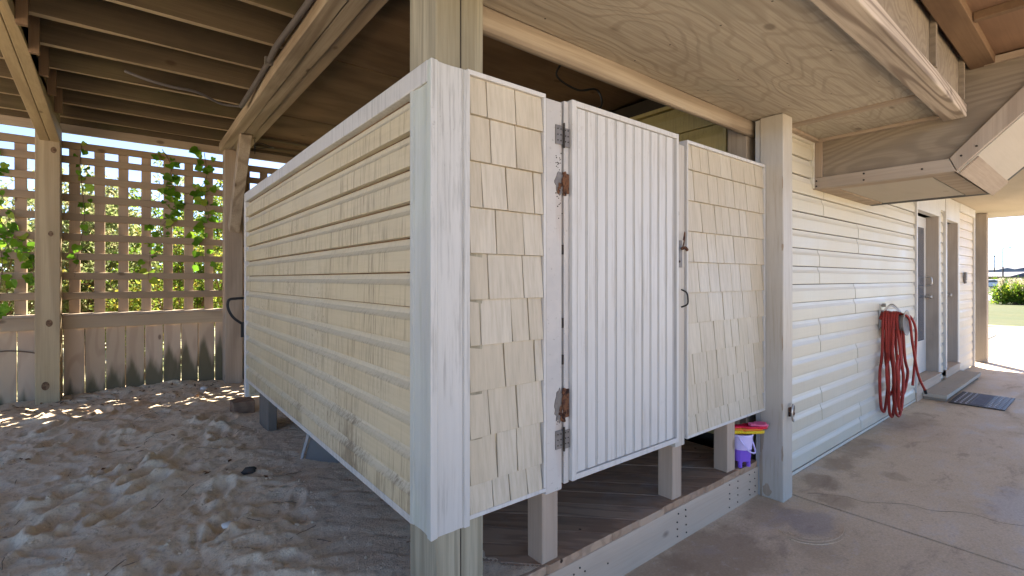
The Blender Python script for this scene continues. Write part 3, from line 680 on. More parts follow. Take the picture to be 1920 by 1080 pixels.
# jambs
bm = BM(); box(bm, 1.294, 1.384, 1.412, 1.56, ZB-.018, ZT-.01); obj('hinge_jamb', bm, 'rusty_paint', sh, bevel=.005)
bm = BM(); box(bm, 2.203, 2.288, 1.418, 1.56, ZB-.03, ZT-.03); obj('latch_jamb', bm, 'painted', sh, bevel=.005)
# studs under the panels
for k, (a, b) in enumerate(((1.331, 1.422), (2.262, 2.350), (2.845, 2.935))):
    bm = BM(); wbox(bm, a, b, 1.476, 1.566, .222, ZB-.02 if k < 2 else ZB+.3, 'z', 5, .003, k); obj('stud', bm, 'stud', sh, bevel=.004)
bm = BM(); wbox(bm, 3.06, 3.15, 1.55, 1.64, .222, ZB+.3, 'z', 4, .003, 9); obj('stud', bm, 'grey_z', sh, bevel=.004)
# back rails behind the panels
bm = BM()
for zz in (.60, 2.0): box(bm, 1.0, 3.19, 1.47, 1.51, zz, zz+.088)
obj('panel_rail', bm, 'grey_x', sh)
bm = BM(); box(bm, .80, 3.2, 4.58, 4.61, .4, 2.1); obj('back_wall', bm, 'siding_cream', sh)
# hinges: plates, knuckle, rust
def hinge(z, hgt, rusty):
    bm = BM()
    if not rusty:
        box(bm, 1.345, 1.383, 1.4065, 1.4115, z, z+hgt); box(bm, 1.388, 1.4245, 1.4065, 1.4115, z-.006, z+hgt-.006)
        o = obj('hinge', bm, 'steel', sh, bevel=.001)
        bm = BM(); tube(bm, [(1.3855, 1.402, z-.012), (1.3855, 1.402, z+hgt+.01)], .0045, 8); obj('pin', bm, 'dark', o)
        bm = BM()
        for sx in (1.355, 1.372, 1.398, 1.413):
            for sz in (.2, .5, .8): tube(bm, [(sx, 1.4075, z+hgt*sz), (sx, 1.4045, z+hgt*sz)], .003, 6)
        obj('screw', bm, 'dark', o)
    else:
        r = random.Random(int(z*100)); V = []
        for k in range(26):
            a = 2*PI*k/26; V.append((1.366+.026*math.cos(a)*r.uniform(.65, 1.15), z+hgt/2+hgt/2*math.sin(a)*r.uniform(.85, 1.1)))
        f_ = [bm.verts.new((x, 1.4085+r.uniform(-.002, .001), zz)) for x, zz in V]; b_ = [bm.verts.new((x, 1.413, zz)) for x, zz in V]
        bm.faces.new(f_); bm.faces.new(b_[::-1])
        for k in range(26): bm.faces.new((f_[k], b_[k], b_[(k+1) % 26], f_[(k+1) % 26]))
        bmesh.ops.recalc_face_normals(bm, faces=bm.faces)
        o = obj('hinge', bm, 'steel', sh)
        bm = BM(); P = [(1.388+r.uniform(-.006, .006), 1.404, z+hgt*q/9) for q in range(10)]; tube(bm, P, .008, 7); obj('pin', bm, 'rust', o)
        bm = BM()
        for q in range(6):
            sx, sz, rr = 1.366+r.uniform(-.008, .012), z+hgt*r.uniform(.05, .45), r.uniform(.005, .010)
            c0 = Vector((sx, 1.4055, sz)); vs = [bm.verts.new(c0+Vector((math.cos(a)*rr*r.uniform(.6, 1.2), r.uniform(0, .003), math.sin(a)*rr*1.3))) for a in [k*PI/5 for k in range(10)]]
            top = bm.verts.new(c0+Vector((0, -.004, 0)))
            for k in range(10): bm.faces.new((vs[k], vs[(k+1) % 10], top))
        box(bm, 1.395, 1.42, 1.407, 1.412, z+hgt*.1, z+hgt*.95)
        o2 = obj('rust_flakes', bm, 'rust', o)
hinge(1.945, .078, False); hinge(.712, .075, False); hinge(1.74, .095, True); hinge(.82, .135, True)
bm = BM(); r = random.Random(4)
for k in range(34):
    zc = r.choice((1.88, 1.62+.2*r.random(), .81)); x = 1.366+r.uniform(-.018, .018); z = zc+r.uniform(-.03, .045)
    tube(bm, [(x, 1.4125, z), (x, 1.4100, z)], r.uniform(.0015, .0028), 6)
for zz in (1.5, 1.2, 1.05): box(bm, 1.386, 1.393, 1.4115, 1.42, zz, zz+.04)
obj('screw_holes', bm, 'dark', sh)
bm = BM(); box(bm, 1.3855, 1.3945, 1.432, 1.45, ZB, ZT-.02); obj('hinge_gap', bm, 'dark', sh)
# corroded slide bolt on the latch side
bm = BM(); box(bm, 2.225, 2.255, 1.411, 1.417, 1.46, 1.60); la = obj('latch_plate', bm, 'steel', sh, bevel=.002)
bm = BM(); tube(bm, smoothpts([(2.222, 1.395, 1.555), (2.24, 1.385, 1.56), (2.265, 1.39, 1.55)], 4), .008, 7); tube(bm, smoothpts([(2.24, 1.40, 1.56), (2.252, 1.398, 1.60), (2.26, 1.40, 1.645), (2.25, 1.402, 1.60)], 4), .0035, 6)
tube(bm, [(2.222, 1.405, 1.49), (2.222, 1.412, 1.49)], .006, 7); obj('bolt', bm, 'rust', la)
bm = BM()
hexa(bm, [(2.213, 1.4125, 1.72), (2.219, 1.4125, 1.71), (2.219, 1.416, 1.71), (2.213, 1.416, 1.72), (2.212, 1.4125, 1.79), (2.2155, 1.4125, 1.80), (2.2155, 1.416, 1.80), (2.212, 1.416, 1.79)]); hexa(bm, [(2.213, 1.4122, 1.70), (2.228, 1.4122, 1.735), (2.228, 1.416, 1.735), (2.213, 1.416, 1.70), (2.212, 1.4122, 1.745), (2.226, 1.4122, 1.75), (2.226, 1.416, 1.75), (2.212, 1.416, 1.745)])
obj('paint_chip', bm, 'steel', sh)
# black strap on the back corner of the shower
t = thing('black_handle', (.72, 4.66, 1.1), 'black plastic handle sticking out behind the end of the siding wall', 'handle')
bm = BM(); tube(bm, smoothpts([(.80, 4.69, 1.235), (.72, 4.69, 1.232), (.665, 4.69, 1.22), (.66, 4.69, 1.15), (.70, 4.69, 1.07), (.77, 4.69, 1.01)], 6), .011, 8); obj('grip', bm, 'black', t, smooth=True)
bm = BM(); box(bm, .755, .79, 4.68, 4.70, .90, 1.03); obj('bracket', bm, 'black', t)

# ---------------------------------------------------------------- platform of diagonal boards
pt = thing('shower_platform', (2, 2.5, .1), 'low timber platform of diagonal brown boards under the shower with a long pale front board', 'platform')
bm = BM(); r = random.Random(3); w = .138; k = -40
def clip(poly, nx_, ny_, c_):
    out = []
    for i in range(len(poly)):
        a, b = poly[i], poly[(i+1) % len(poly)]; da, db = a[0]*nx_+a[1]*ny_-c_, b[0]*nx_+b[1]*ny_-c_
        if da <= 0: out.append(a)
        if da*db < 0: q = da/(da-db); out.append((a[0]+(b[0]-a[0])*q, a[1]+(b[1]-a[1])*q))
    return out
s2 = math.sqrt(.5)
for k in range(8, 60):
    c0 = k*(w+.004)
    poly = [(-10, -10), (10, -10), (10, 10), (-10, 10)]
    for (a, b, c_) in ((s2, s2, c0+w), (-s2, -s2, -c0), (-1, 0, -.86), (1, 0, 3.19), (0, -1, -1.452-r.uniform(0, .012)), (0, 1, 4.6)):
        poly = clip(poly, a, b, c_)
        if not poly: break
    if poly and len(poly) > 2: prism(bm, poly, .185, .2215+r.uniform(-.0015, .0015))
n = N('deck_planks'); c = n.co(False)
rot = n.node('ShaderNodeMapping'); n.put(rot.inputs[0], c); rot.inputs['Rotation'].default_value = (0, 0, PI/4)
cv = rot.outputs[0]; isl = n.node('ShaderNodeNewGeometry').outputs['Random Per Island']
v = n.noise(n.vm('MULTIPLY', cv, (.2, 1, 1)), 6, 3); ring = n.ramp(n.ma('SINE', n.ma('MULTIPLY', v, 36.)), -.2, 1.)
cc = n.mix(isl, (.38, .24, .14), (.47, .32, .20)); cc = n.mix(n.ma('MULTIPLY', ring, .4), cc, (.19, .12, .075))
cc = n.mix(n.ramp(n.noise(c, 3, 5, .7), .5, .7, 0., .5), cc, (.40, .33, .27)); cc = n.mix(n.ramp(n.vor(cv, 7), .08, .04), cc, (.04, .02, .01))
n.bump(ring, .3); M['planks'] = n.out(cc, .85)
obj('deck_boards', bm, 'planks', pt, bevel=.002)
bm = BM(); wbox(bm, -6, 3.20, 1.455, 1.493, -.02, .184, 'x', 30, .004, 2); fb = obj('front_board', bm, 'rail', pt, bevel=.004)
bm = BM(); r = random.Random(8)
for x0 in (2.28, 2.36, 2.83, 2.93, 3.08, 3.15, 1.50, 1.53, 1.56, 1.72):
    for q in range(4 if x0 > 2 else 1):
        x = x0+r.uniform(-.006, .006); z = .03+.042*q+r.uniform(-.006, .006) if x0 > 2 else .11+r.uniform(-.02, .04)
        tube(bm, [(x, 1.456, z), (x, 1.4515, z)], .0042, 6)
obj('nail', bm, 'dark', fb)
bm = BM(); box(bm, .86, 3.19, 1.60, 1.64, .0, .18); box(bm, .86, .90, 1.5, 4.6, .0, .18); obj('frame', bm, 'grey_x', pt)

# junk by and under the shower wall
t = thing('grey_tub', (.95, 3.2, .22), 'upturned grey plastic tub with a pale rim poking out from under the siding wall', 'tub')
bm = BM(); r0 = Vector((.88, 3.10, .20))
hexa(bm, [(.885, 3.30, .195), (1.04, 3.08, .195), (1.32, 3.22, .195), (1.16, 3.46, .195), (.94, 3.31, .385), (1.06, 3.12, .385), (1.30, 3.24, .385), (1.16, 3.44, .385)])
obj('tub_body', bm, 'grey_plastic', t, bevel=.015)
bm = BM(); tube(bm, [(.875, 3.31, .20), (1.035, 3.07, .20)], .010, 6); tube(bm, [(.875, 3.31, .20), (.93, 3.32, .385)], .010, 6); obj('rim', bm, 'pale_rim', t)
t = tag(obj('concrete_block', (lambda b: (box(b, .835, .90, 4.05, 4.36, .16, .555), b)[1])(BM()), 'concrete_block', loc=(.86, 4.35, .16), bevel=.006), 'small grey block propping the far end of the siding wall', 'block')
t = tag(obj('timber_block', (lambda b: (box(b, .70, .87, 4.72, 4.9, .18, .335), b)[1])(BM()), 'brown_block', loc=(.78, 4.8, .18), bevel=.006), 'short brown timber block on the sand at the far end of the siding wall', 'block')

# beach bucket and stacked sand toys
t = thing('beach_bucket', (3.035, 1.50, .222), 'purple castle shaped toy bucket with a pale handle standing by the white post', 'bucket')
def lathe(bm, cx, cy, prof, seg=28, wob=None):
    rings = [[bm.verts.new((cx+math.cos(2*PI*k/seg)*r_*(wob(k, i) if wob else 1), cy+math.sin(2*PI*k/seg)*r_*(wob(k, i) if wob else 1), z)) for k in range(seg)] for i, (r_, z) in enumerate(prof)]
    for i in range(len(rings)-1):
        for k in range(seg): bm.faces.new((rings[i][k], rings[i][(k+1) % seg], rings[i+1][(k+1) % seg], rings[i+1][k]))
    return rings
bm = BM(); rg = lathe(bm, 3.035, 1.49, [(.048, .262), (.056, .262), (.060, .33), (.062, .335)], wob=lambda k, i: 1+.05*(1 if k % 7 < 3 else -.4)); bm.faces.new(rg[0][::-1]); bu = obj('bucket_body', bm, 'purple', t)
bm = BM(); lathe(bm, 3.035, 1.49, [(.064, .335), (.070, .41), (.074, .42), (.074, .43), (.069, .43), (.066, .41), (.060, .335)], wob=lambda k, i: 1+.02*math.sin(k*4*2*PI/28)); obj('bucket_wall', bm, 'lilac', t, smooth=True)
bm = BM()
for q in range(4):
    a = q*PI/2+.4; x, y = 3.035+.045*math.cos(a), 1.49+.045*math.sin(a); rg = lathe(bm, x, y, [(.013, .2225), (.013, .265)], 8); bm.faces.new(rg[0][::-1])
obj('turret', bm, 'purple', t)
bm = BM(); tube(bm, smoothpts([(2.968, 1.47, .415), (2.98, 1.42, .35), (3.02, 1.40, .325), (3.06, 1.41, .335), (3.10, 1.46, .41)], 6), .005, 6); obj('bucket_handle', bm, 'lilac', t, smooth=True)
t = thing('sand_toy_stack', (3.05, 1.45, .44), 'nested red, orange and yellow sand scoops lying on top of the purple bucket', 'toys')
def scoop(name, mat, dz, L, W_, off):
    bm = BM(); A = Vector((2.94, 1.50, .452+dz)); d = Vector((.23, -.145, -.005)).normalized(); s = d.cross(Vector((0, 0, 1))).normalized()
    rings = []
    for i in range(13):
        tt = i/12; c = A+d*(L*tt+off); ww = W_*(.35+.65*math.sin(PI*min(1, max(0, (tt-.1)*1.05)))**.6) if tt > .35 else W_*.42
        if tt > .95: ww *= .6
        prof = [(-1, .012), (-.8, -.006), (-.35, -.014), (.35, -.014), (.8, -.006), (1, .012), (.86, .010), (.3, -.009), (-.3, -.009), (-.86, .010)]
        rings.append([bm.verts.new(c+s*ww*a+Vector((0, 0, b))) for a, b in prof])
    for i in range(12):
        for k in range(10): bm.faces.new((rings[i][k], rings[i][(k+1) % 10], rings[i+1][(k+1) % 10], rings[i+1][k]))
    bm.faces.new(rings[0][::-1]); bm.faces.new(rings[-1]); bmesh.ops.recalc_face_normals(bm, faces=bm.faces)
    obj(name, bm, mat, t, smooth=True)
scoop('yellow_scoop', 'yellow', -.004, .215, .034, 0); scoop('orange_scoop', 'orange', .010, .20, .036, 0); scoop('red_scoop', 'red', .024, .235, .040, .0); scoop('pink_scoop', 'pink', .036, .12, .036, .12)

# ================================================================= WHITE POST with rope hook
t = post('painted_post', 3.198, 3.336, 1.300, 1.444, 0, 2.438, 'white painted square post with flaking foot between the shower and the long wall', 'painted', seed=11)
bm = BM(); r = random.Random(5)     # flaked patches showing raw timber
for (x, y, z, w_, h_, ax) in [(3.1965, 1.435, .12, .012, .22, 'y'), (3.1965, 1.43, .36, .014, .10, 'y'), (3.1965, 1.306, .6, .006, .03, 'y'), (3.1965, 1.306, 1.0, .005, .06, 'y'), (3.1965, 1.305, 1.6, .006, .03, 'y'), (3.1965, 1.306, .3, .007, .06, 'y'), (3.1965, 1.40, .05, .03, .04, 'y'), (3.1965, 1.305, 2.0, .005, .05, 'y')]:
    vs = []
    for k in range(14):
        a = 2*PI*k/14; q = r.uniform(.6, 1.1); vs.append(bm.verts.new((x+.0002*r.random(), y+w_*math.cos(a)*q, z+h_*math.sin(a)*q)))
    bm.faces.new(vs[::-1])
obj('flaked_paint', bm, 'grey_z', t)
bm = BM(); wbox(bm, 3.205, 3.23, 1.446, 1.475, 0, 2.43, 'z', 30, .009, 2); obj('caulk_strip', bm, 'white', t)
rr = thing('wall_hook', (3.30, 1.28, .55), 'rusty metal ring hook screwed to the white post near its foot', 'hook')
bm = BM(); P = [(3.285+.028*math.cos(a), 1.283-.01*math.sin(a*.5), .555+.052*math.sin(a)) for a in [k*PI/12-.6 for k in range(23)]]; tube(bm, P, .006, 7); obj('ring', bm, 'knob', rr, smooth=True)
bm = BM(); box(bm, 3.268, 3.30, 1.288, 1.299, .53, .585); tube(bm, [(3.284, 1.296, .55), (3.284, 1.27, .55)], .009, 8); obj('hook_plate', bm, 'rust', rr)

# inner timber post and olive wall behind the shower
iw = thing('inner_wall', (3.25, 4, 0), 'yellowed siding wall at the back of the shower seen above the door', 'wall')
bm = BM(); extrude_profile(bm, lap_profile(.3, .2, 12, .018), 1.72, 6.2, lambda a, o, z: (3.27-o, a, z)); bmesh.ops.recalc_face_normals(bm, faces=bm.faces); obj('siding', bm, 'siding_olive', iw)
bm = BM(); box(bm, 3.24, 3.28, 1.69, 1.718, .2, 2.75); box(bm, 3.24, 3.28, 1.69, 6.2, 2.702, 2.73); obj('trim', bm, 'siding_olive', iw)
post('timber_post', 3.205, 3.34, 1.53, 1.665, 0, 2.93, 'brown square post hidden behind the white painted post', 'beam_z', seed=13)

# ================================================================= HOUSE WALL
hw = thing('house_wall', (7.5, 1.5, 0), 'long pale lap sided house wall with two recessed doors beyond the white post', 'wall')
YW = 1.455; d = .018; h = .1333; zs = .03
bm = BM(); box(bm, 3.34, 7.05, YW+.012, YW+.10, .0, 2.44); box(bm, 3.40, 7.02, YW+.10, 6.3, -.1, 2.9); box(bm, 8.20, 8.55, YW+.03, 6.3, -.1, 2.5); box(bm, 9.34, 10.58, YW+.2, 6.3, -.1, 2.5)
box(bm, 7.03, 8.3, YW+.25, 6.3, -.1, 2.5); box(bm, 8.4, 9.4, YW+.22, 6.3, -.1, 2.5)
obj('wall_core', bm, 'dark', hw)
bm = BM(); joints = [4.28, 5.17, 4.25, 5.08, 4.22, 5.02, 4.2, 5.1, 4.28]
seg_x0, seg_x1 = 3.342, 7.03
for k in range(9):
    z0 = zs+k*2*h; j = joints[(k+1) % len(joints)]; js = sorted([j, j+1.62 if j < 4.6 else j-1.2+2.9])
    xs_ = [seg_x0]+[q for q in js if q < 6.8]+[seg_x1]
    nn = 2
    for i, (a, b) in enumerate(zip(xs_, xs_[1:])):
        off = .0 if i % 2 == 0 else .0022
        wv = .0012
        extrude_profile(bm, [(o+off, z) for o, z in lap_profile(z0, h, nn, d)], a+(.004 if i else 0), b+(.0), lambda A, o, z: (A, YW+.008-o, z+.002*noise.noise(Vector((A, z, 2)))))
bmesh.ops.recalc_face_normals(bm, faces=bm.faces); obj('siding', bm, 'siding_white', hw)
bm = BM(); box(bm, 3.338, 3.352, YW-.022, YW+.012, 0, 2.42); box(bm, 3.34, 7.03, YW-.018, YW+.0, .004, .026)
box(bm, 4.05, 4.072, YW-.024, YW+.01, 2.085, 2.44); box(bm, 3.34, 4.07, YW-.02, YW+.01, 2.415, 2.436)
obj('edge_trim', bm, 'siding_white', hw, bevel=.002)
# casings, jambs, door leaves
bm = BM()
for a, b in ((7.033, 7.075), (8.14, 8.215), (8.53, 8.60), (9.32, 9.42)): box(bm, a, b, YW-.028, YW+.05, .1 if a < 9 else 0, 2.5)
box(bm, 7.075, 8.14, YW-.028, YW+.05, 2.2, 2.5); box(bm, 8.60, 9.32, YW-.028, YW+.05, 2.2, 2.5); box(bm, 8.215, 8.53, YW-.02, YW+.05, 2.30, 2.5)
box(bm, 9.42, 10.60, YW-.035, YW+.05, 2.38, 2.5); box(bm, 10.57, 10.62, YW-.03, YW+.05, 0, 2.38)
obj('casing', bm, 'white_clean', hw, bevel=.004)
bm = BM()
for b in (8.14, 9.32): box(bm, b-.02, b-.0005, YW-.022, YW+.19, .2, 2.2)
for b in (7.075, 8.60): box(bm, b+.0005, b+.02, YW-.022, YW+.19, .2, 2.2)
obj('door_jamb', bm, 'jamb', hw, bevel=.003)
bm = BM(); box(bm, 7.035, 8.215, YW-.030, YW+.2, .0, .185); box(bm, 8.53, 9.42, YW-.030, YW+.2, 0, .185); box(bm, 7.06, 8.16, YW-.05, YW+.2, .186, .205); box(bm, 8.58, 9.34, YW-.05, YW+.2, .186, .205); obj('sill', bm, 'rail', hw, bevel=.003)
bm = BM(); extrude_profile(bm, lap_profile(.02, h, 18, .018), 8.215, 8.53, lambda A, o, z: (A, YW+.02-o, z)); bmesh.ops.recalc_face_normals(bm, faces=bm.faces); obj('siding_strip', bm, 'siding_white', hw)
bm = BM(); extrude_profile(bm, lap_profile(.02, h, 18, .010), 9.42, 10.57, lambda A, o, z: (A, YW+.004-o, z)); bmesh.ops.recalc_face_normals(bm, faces=bm.faces); obj('beige_siding', bm, 'panel_beige', hw)
for k, (a, b) in enumerate(((7.095, 8.12), (8.62, 9.30))):
    bm = BM(); box(bm, a+.004, b-.006, YW+.10, YW+.14, .21, 2.19); dl = obj('house_door', bm, 'white_clean', hw, bevel=.003)
    bm = BM(); box(bm, a+.12, b-.13, YW+.096, YW+.10, .62 if k == 0 else .5, 2.05); obj('door_glass', bm, 'glass', dl)
    bm = BM(); tube(bm, [(b-.06, YW+.10, 1.17), (b-.06, YW+.045, 1.17)], .014, 10); tube(bm, [(b-.06, YW+.055, 1.17), (b-.06, YW+.03, 1.17)], .028, 12)
    if k == 0: tube(bm, smoothpts([(b-.06, YW+.09, 1.42), (b-.06, YW+.04, 1.42), (b-.06, YW+.035, 1.33), (b-.06, YW+.09, 1.31)], 5), .009, 8)
    obj('door_knob', bm, 'knob', dl, smooth=True)
bm = BM(); box(bm, 9.78, 9.86, YW-.045, YW-.012, 1.38, 1.50); tube(bm, [(9.82, YW-.02, 1.385), (9.82, YW-.03, 1.33)], .02, 8); tag(obj('outlet_box', bm, 'steel', loc=(9.82, YW, 1.4), bevel=.006), 'small grey weatherproof electrical box on the beige siding past the second door', 'outlet')
post('timber_post', 11.20, 11.36, 1.362, 1.505, 0, 2.5, 'tall grey beige post at the far open end of the porch', 'jamb', seed=17)
# plank step and mat
st = thing('plank_step', (8.3, 1.3, 0), 'low pale plank step on the concrete in front of the recessed doors', 'step')
bm = BM(); wbox(bm, 7.25, 9.42, 1.205, 1.424, .035, .078, 'x', 8, .003, 1); obj('plank', bm, 'ply_pale', st, bevel=.004)
bm = BM(); box(bm, 7.30, 7.36, 1.22, 1.42, .0, .034); box(bm, 9.3, 9.36, 1.22, 1.42, 0, .034); obj('cleat', bm, 'grey_y', st)
mt = thing('door_mat', (7.65, .97, 0), 'black rubber door mat with white bars on the concrete beside the step', 'mat')
mx0, mx1, my0, my1 = 7.25, 8.07, .745, 1.195
bm = BM(); box(bm, mx0, mx1, my0, my1, .002, .012); obj('mat_base', bm, 'black', mt, bevel=.003)
M['mat_bar'] = plain('pale_mat_bar', (.42, .43, .48), .6); M['mat_mid'] = plain('grey_mat_panel', (.16, .17, .21), .7)
bm = BM()
for side in (0, 1):
    for i in range(9):
        for j in range(3):
            x = mx0+.04+i*.086; y = (my0+.025 if side else my1-.15)+j*.045
            hexa(bm, [(x, y, .0125), (x+.05, y+.006, .0125), (x+.05, y+.022, .0125), (x, y+.016, .0125), (x, y, .016), (x+.05, y+.006, .016), (x+.05, y+.022, .016), (x, y+.016, .016)])
obj('pale_bars', bm, 'mat_bar', mt)
bm = BM(); box(bm, mx0+.06, mx1-.06, my0+.165, my1-.165, .0125, .015)
for i in range(14): box(bm, mx0+.07+i*.05, mx0+.09+i*.05, my0+.175, my1-.175, .0152, .017)
obj('centre_panel', bm, 'mat_mid', mt)

# hose on its hanger
hg = thing('hose_hanger', (5.75, 1.36, .98), 'pale round metal hose hanger fixed to the siding', 'hanger')
bm = BM()
cx, cz = 5.75, .985
def lathe_y(bm, prof, seg=24, cx=cx, cz=cz):
    rings = [[bm.verts.new((cx+math.cos(2*PI*k/seg)*r_, y, cz+math.sin(2*PI*k/seg)*r_)) for k in range(seg)] for r_, y in prof]
    for i in range(len(rings)-1):
        for k in range(seg): bm.faces.new((rings[i][k], rings[i][(k+1) % seg], rings[i+1][(k+1) % seg], rings[i+1][k]))
    return rings
lathe_y(bm, [(.075, 1.44), (.075, 1.262), (.118, 1.246), (.122, 1.240), (.112, 1.239), (.070, 1.26), (.066, 1.28), (.066, 1.43)]); bmesh.ops.recalc_face_normals(bm, faces=bm.faces); obj('drum', bm, 'pale_rim', hg, smooth=True)
bm = BM(); box(bm, cx-.05, cx+.05, 1.43, 1.446, cz-.05, cz+.17); tube(bm, smoothpts([(cx-.03, 1.43, cz+.08), (cx-.01, 1.36, cz+.16), (cx, 1.29, cz+.10)], 5), .008, 6); tube(bm, smoothpts([(cx+.03, 1.43, cz+.08), (cx+.01, 1.36, cz+.17), (cx, 1.29, cz+.10)], 5), .008, 6); tube(bm, [(cx, 1.43, cz+.16), (cx, 1.40, cz+.16)], .018, 8); obj('bracket', bm, 'knob', hg)
ho = thing('garden_hose', (5.75, 1.36, .1), 'coiled dark red rubber hose hanging in long loops down to the floor', 'hose')
bm = BM(); r = random.Random(12); pts = []
for k in range(7):
    y = 1.424-.021*k; wdt = r.uniform(.08, .20); bot = r.uniform(.03, .18) if k not in (2, 6) else .30; rt = .09+r.uniform(0, .012)
    sx = r.uniform(-.09, .10); yo = -.03*r.random()
    pts += [(cx-.082, y, cz+.03), (cx, y, cz+rt), (cx+.085, y-.003, cz+.02), (cx+wdt*.7+sx, y-.01+yo, cz-.35), (cx+wdt+sx, y-.02+yo, (cz+bot)*.38), (cx+wdt*.5+sx, y-.015+yo, bot+.02), (cx+sx, y+yo-.01, bot), (cx-wdt*.6+sx, y+yo-.015, bot+.10), (cx-wdt*.9+sx, y-.02+yo, (cz+bot)*.45), (cx-wdt*.55, y-.01+yo, cz-.3)]
sp = smoothpts(pts, 7)
for p in sp:
    if p.z < .016: p.z = .016
    p.y = min(p.y, 1.428)
tube(bm, sp, .0125, 8); obj('hose_coil', bm, 'hose', ho, smooth=True)
bm = BM(); tube(bm, smoothpts([(cx+.09, 1.27, cz+.06), (cx+.16, 1.25, cz+.05), (cx+.22, 1.22, cz-.08), (cx+.19, 1.22, cz-.35), (cx+.10, 1.22, cz-.60)], 7), .011, 8)
tube(bm, smoothpts([(cx-.05, 1.30, cz+.09), (cx+.06, 1.24, cz+.04), (cx+.10, 1.22, cz-.2), (cx+.20, 1.2, cz-.50), (cx+.37, 1.18, cz-.68)], 7), .011, 8)
obj('hose_tail', bm, 'hose', ho, smooth=True)
bm = BM(); tube(bm, [(cx+.36, 1.18, cz-.672), (cx+.39, 1.178, cz-.71)], .014, 8); tube(bm, [(cx+.06, 1.27, cz+.075), (cx+.10, 1.27, cz+.06)], .015, 8); obj('hose_fitting', bm, 'black', ho)

def lump_nail(bm, x, y, z, r_=.0045):
    bm.faces.new([bm.verts.new((x+r_*math.cos(a), y+r_*math.sin(a), z)) for a in [k*PI/4 for k in range(8)]][::-1])
# ================================================================= PLYWOOD SOFFIT over the walkway
so = thing('porch_soffit', (2.5, 1, 2.44), 'low plywood ceiling with swirling grain over the walkway beside the shower', 'ceiling')
bm = BM(); box(bm, .90, 3.470, .70, 1.50, 2.440, 2.452); box(bm, 3.470, 4.095, .70, 1.45, 2.452, 2.462); obj('plywood', bm, 'ply', so)
bm = BM(); wbox(bm, 3.475, 3.56, .70, 1.44, 2.434, 2.451, 'y', 5, .002, 1); box(bm, 4.06, 4.094, .70, 1.44, 2.43, 2.451); wbox(bm, 3.34, 4.06, 1.40, 1.435, 2.432, 2.4515, 'x', 5, .002, 2); obj('batten', bm, 'grey_y', so, bevel=.002)
bm = BM(); wbox(bm, 1.0, 3.34, 1.503, 1.545, 2.345, 2.452, 'x', 12, .006, 5); obj('edge_ledger', bm, 'beam_x', so, bevel=.014)
bm = BM(); box(bm, .9, 4.4, .71, .75, 2.468, 2.93); box(bm, .9, 3.4, 1.55, 1.56, 2.455, 2.93); obj('upstand', bm, 'ply_dark', so)
bx = thing('support_beam', (2.5, .64, 2.40), 'large pale low beam with strong grain crossing the porch ceiling at upper right', 'beam')
bm = BM(); wbox(bm, -.8, 4.05, .580, .692, 2.40, 2.478, 'x', 20, .004, 9); obj('timber', bm, 'big_beam', bx, bevel=.006)
bm = BM(); box(bm, -.8, 4.10, .600, .690, 2.480, 2.745); box(bm, 3.2, 3.235, .575, .599, 2.480, 2.745); box(bm, 3.92, 3.95, .575, .599, 2.480, 2.745); box(bm, 1.6, 1.635, .575, .599, 2.480, 2.745); obj('plywood_side', bm, 'chase', bx)
up = thing('upper_ceiling', (3, -1, 2.75), 'dark brown panelled plywood ceiling with battens at the upper right', 'ceiling')
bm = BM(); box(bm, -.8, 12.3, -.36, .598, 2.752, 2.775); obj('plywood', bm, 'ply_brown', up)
bm = BM()
wbox(bm, -.8, 4.1, .46, .573, 2.70, 2.7515, 'x', 10, .003, 1)
for x in (1.5, 2.45, 3.35): box(bm, x, x+.045, -.36, .458, 2.71, 2.7515)
for y in (-.3,): box(bm, 1.55, 4.0, y, y+.04, 2.715, 2.7505)
obj('batten', bm, 'ply_dark', up, bevel=.003)
bm = BM(); box(bm, 5.3, 12.3, -.36, 1.5, 2.505, 2.53); box(bm, 4.5, 12.3, 1.502, 6.3, 2.51, 2.53); box(bm, 5.3, 5.33, -.36, .6, 2.531, 2.75); lo_ = obj('far_ceiling', bm, 'ply_pale', up)
bm = BM(); r = random.Random(77)
for X_ in (1.3, 1.9, 2.5, 3.1, 3.42):
    for Y_ in (.80, 1.0, 1.22, 1.42): lump_nail(bm, X_+r.uniform(-.02, .02), Y_+r.uniform(-.02, .02), 2.4392)
obj('nail_heads', bm, 'dark', so)
# boxed duct with a haunch sloping up at 45 degrees
bxd = thing('boxed_duct', (4.8, 1, 2.08), 'grey plywood box hanging below the porch ceiling with a sloping end, at upper right', 'duct')
def xprism(bm, poly, x0, x1):
    lo = [bm.verts.new((x0, y, z)) for y, z in poly]; hi = [bm.verts.new((x1, y, z)) for y, z in poly]; k = len(poly)
    bm.faces.new(lo[::-1]); bm.faces.new(hi)
    for i in range(k): bm.faces.new((lo[i], lo[(i+1) % k], hi[(i+1) % k], hi[i]))
    bmesh.ops.recalc_face_normals(bm, faces=bm.faces)
YK, YE, ZC = .640, -.005, 2.742
bm = BM(); xprism(bm, [(1.45, 2.094), (YK, 2.094), (YE, ZC), (1.45, ZC)], 4.10, 5.48); obj('casing', bm, 'chase', bxd)
q2 = math.sqrt(.5)
def sl(t, o=0): return (YK-t*q2+o*-q2, 2.08+t*q2-o*q2)      # along the slope, o = outwards
bm = BM(); xprism(bm, [(1.45, 2.079), (YK-.006, 2.079), (YK+.028, 2.163), (1.45, 2.163)], 4.072, 4.099); obj('face_trim', bm, 'trim_board', bxd, bevel=.003)
bm = BM(); xprism(bm, [(YK-.009, 2.082), (YK-.009-.62, 2.082+.62), (YK-.009-.56, 2.745), (YK-.50, 2.745), (YK+.024, 2.166)], 4.070, 4.099); obj('slope_trim', bm, 'trim_board_slope', bxd, bevel=.003)
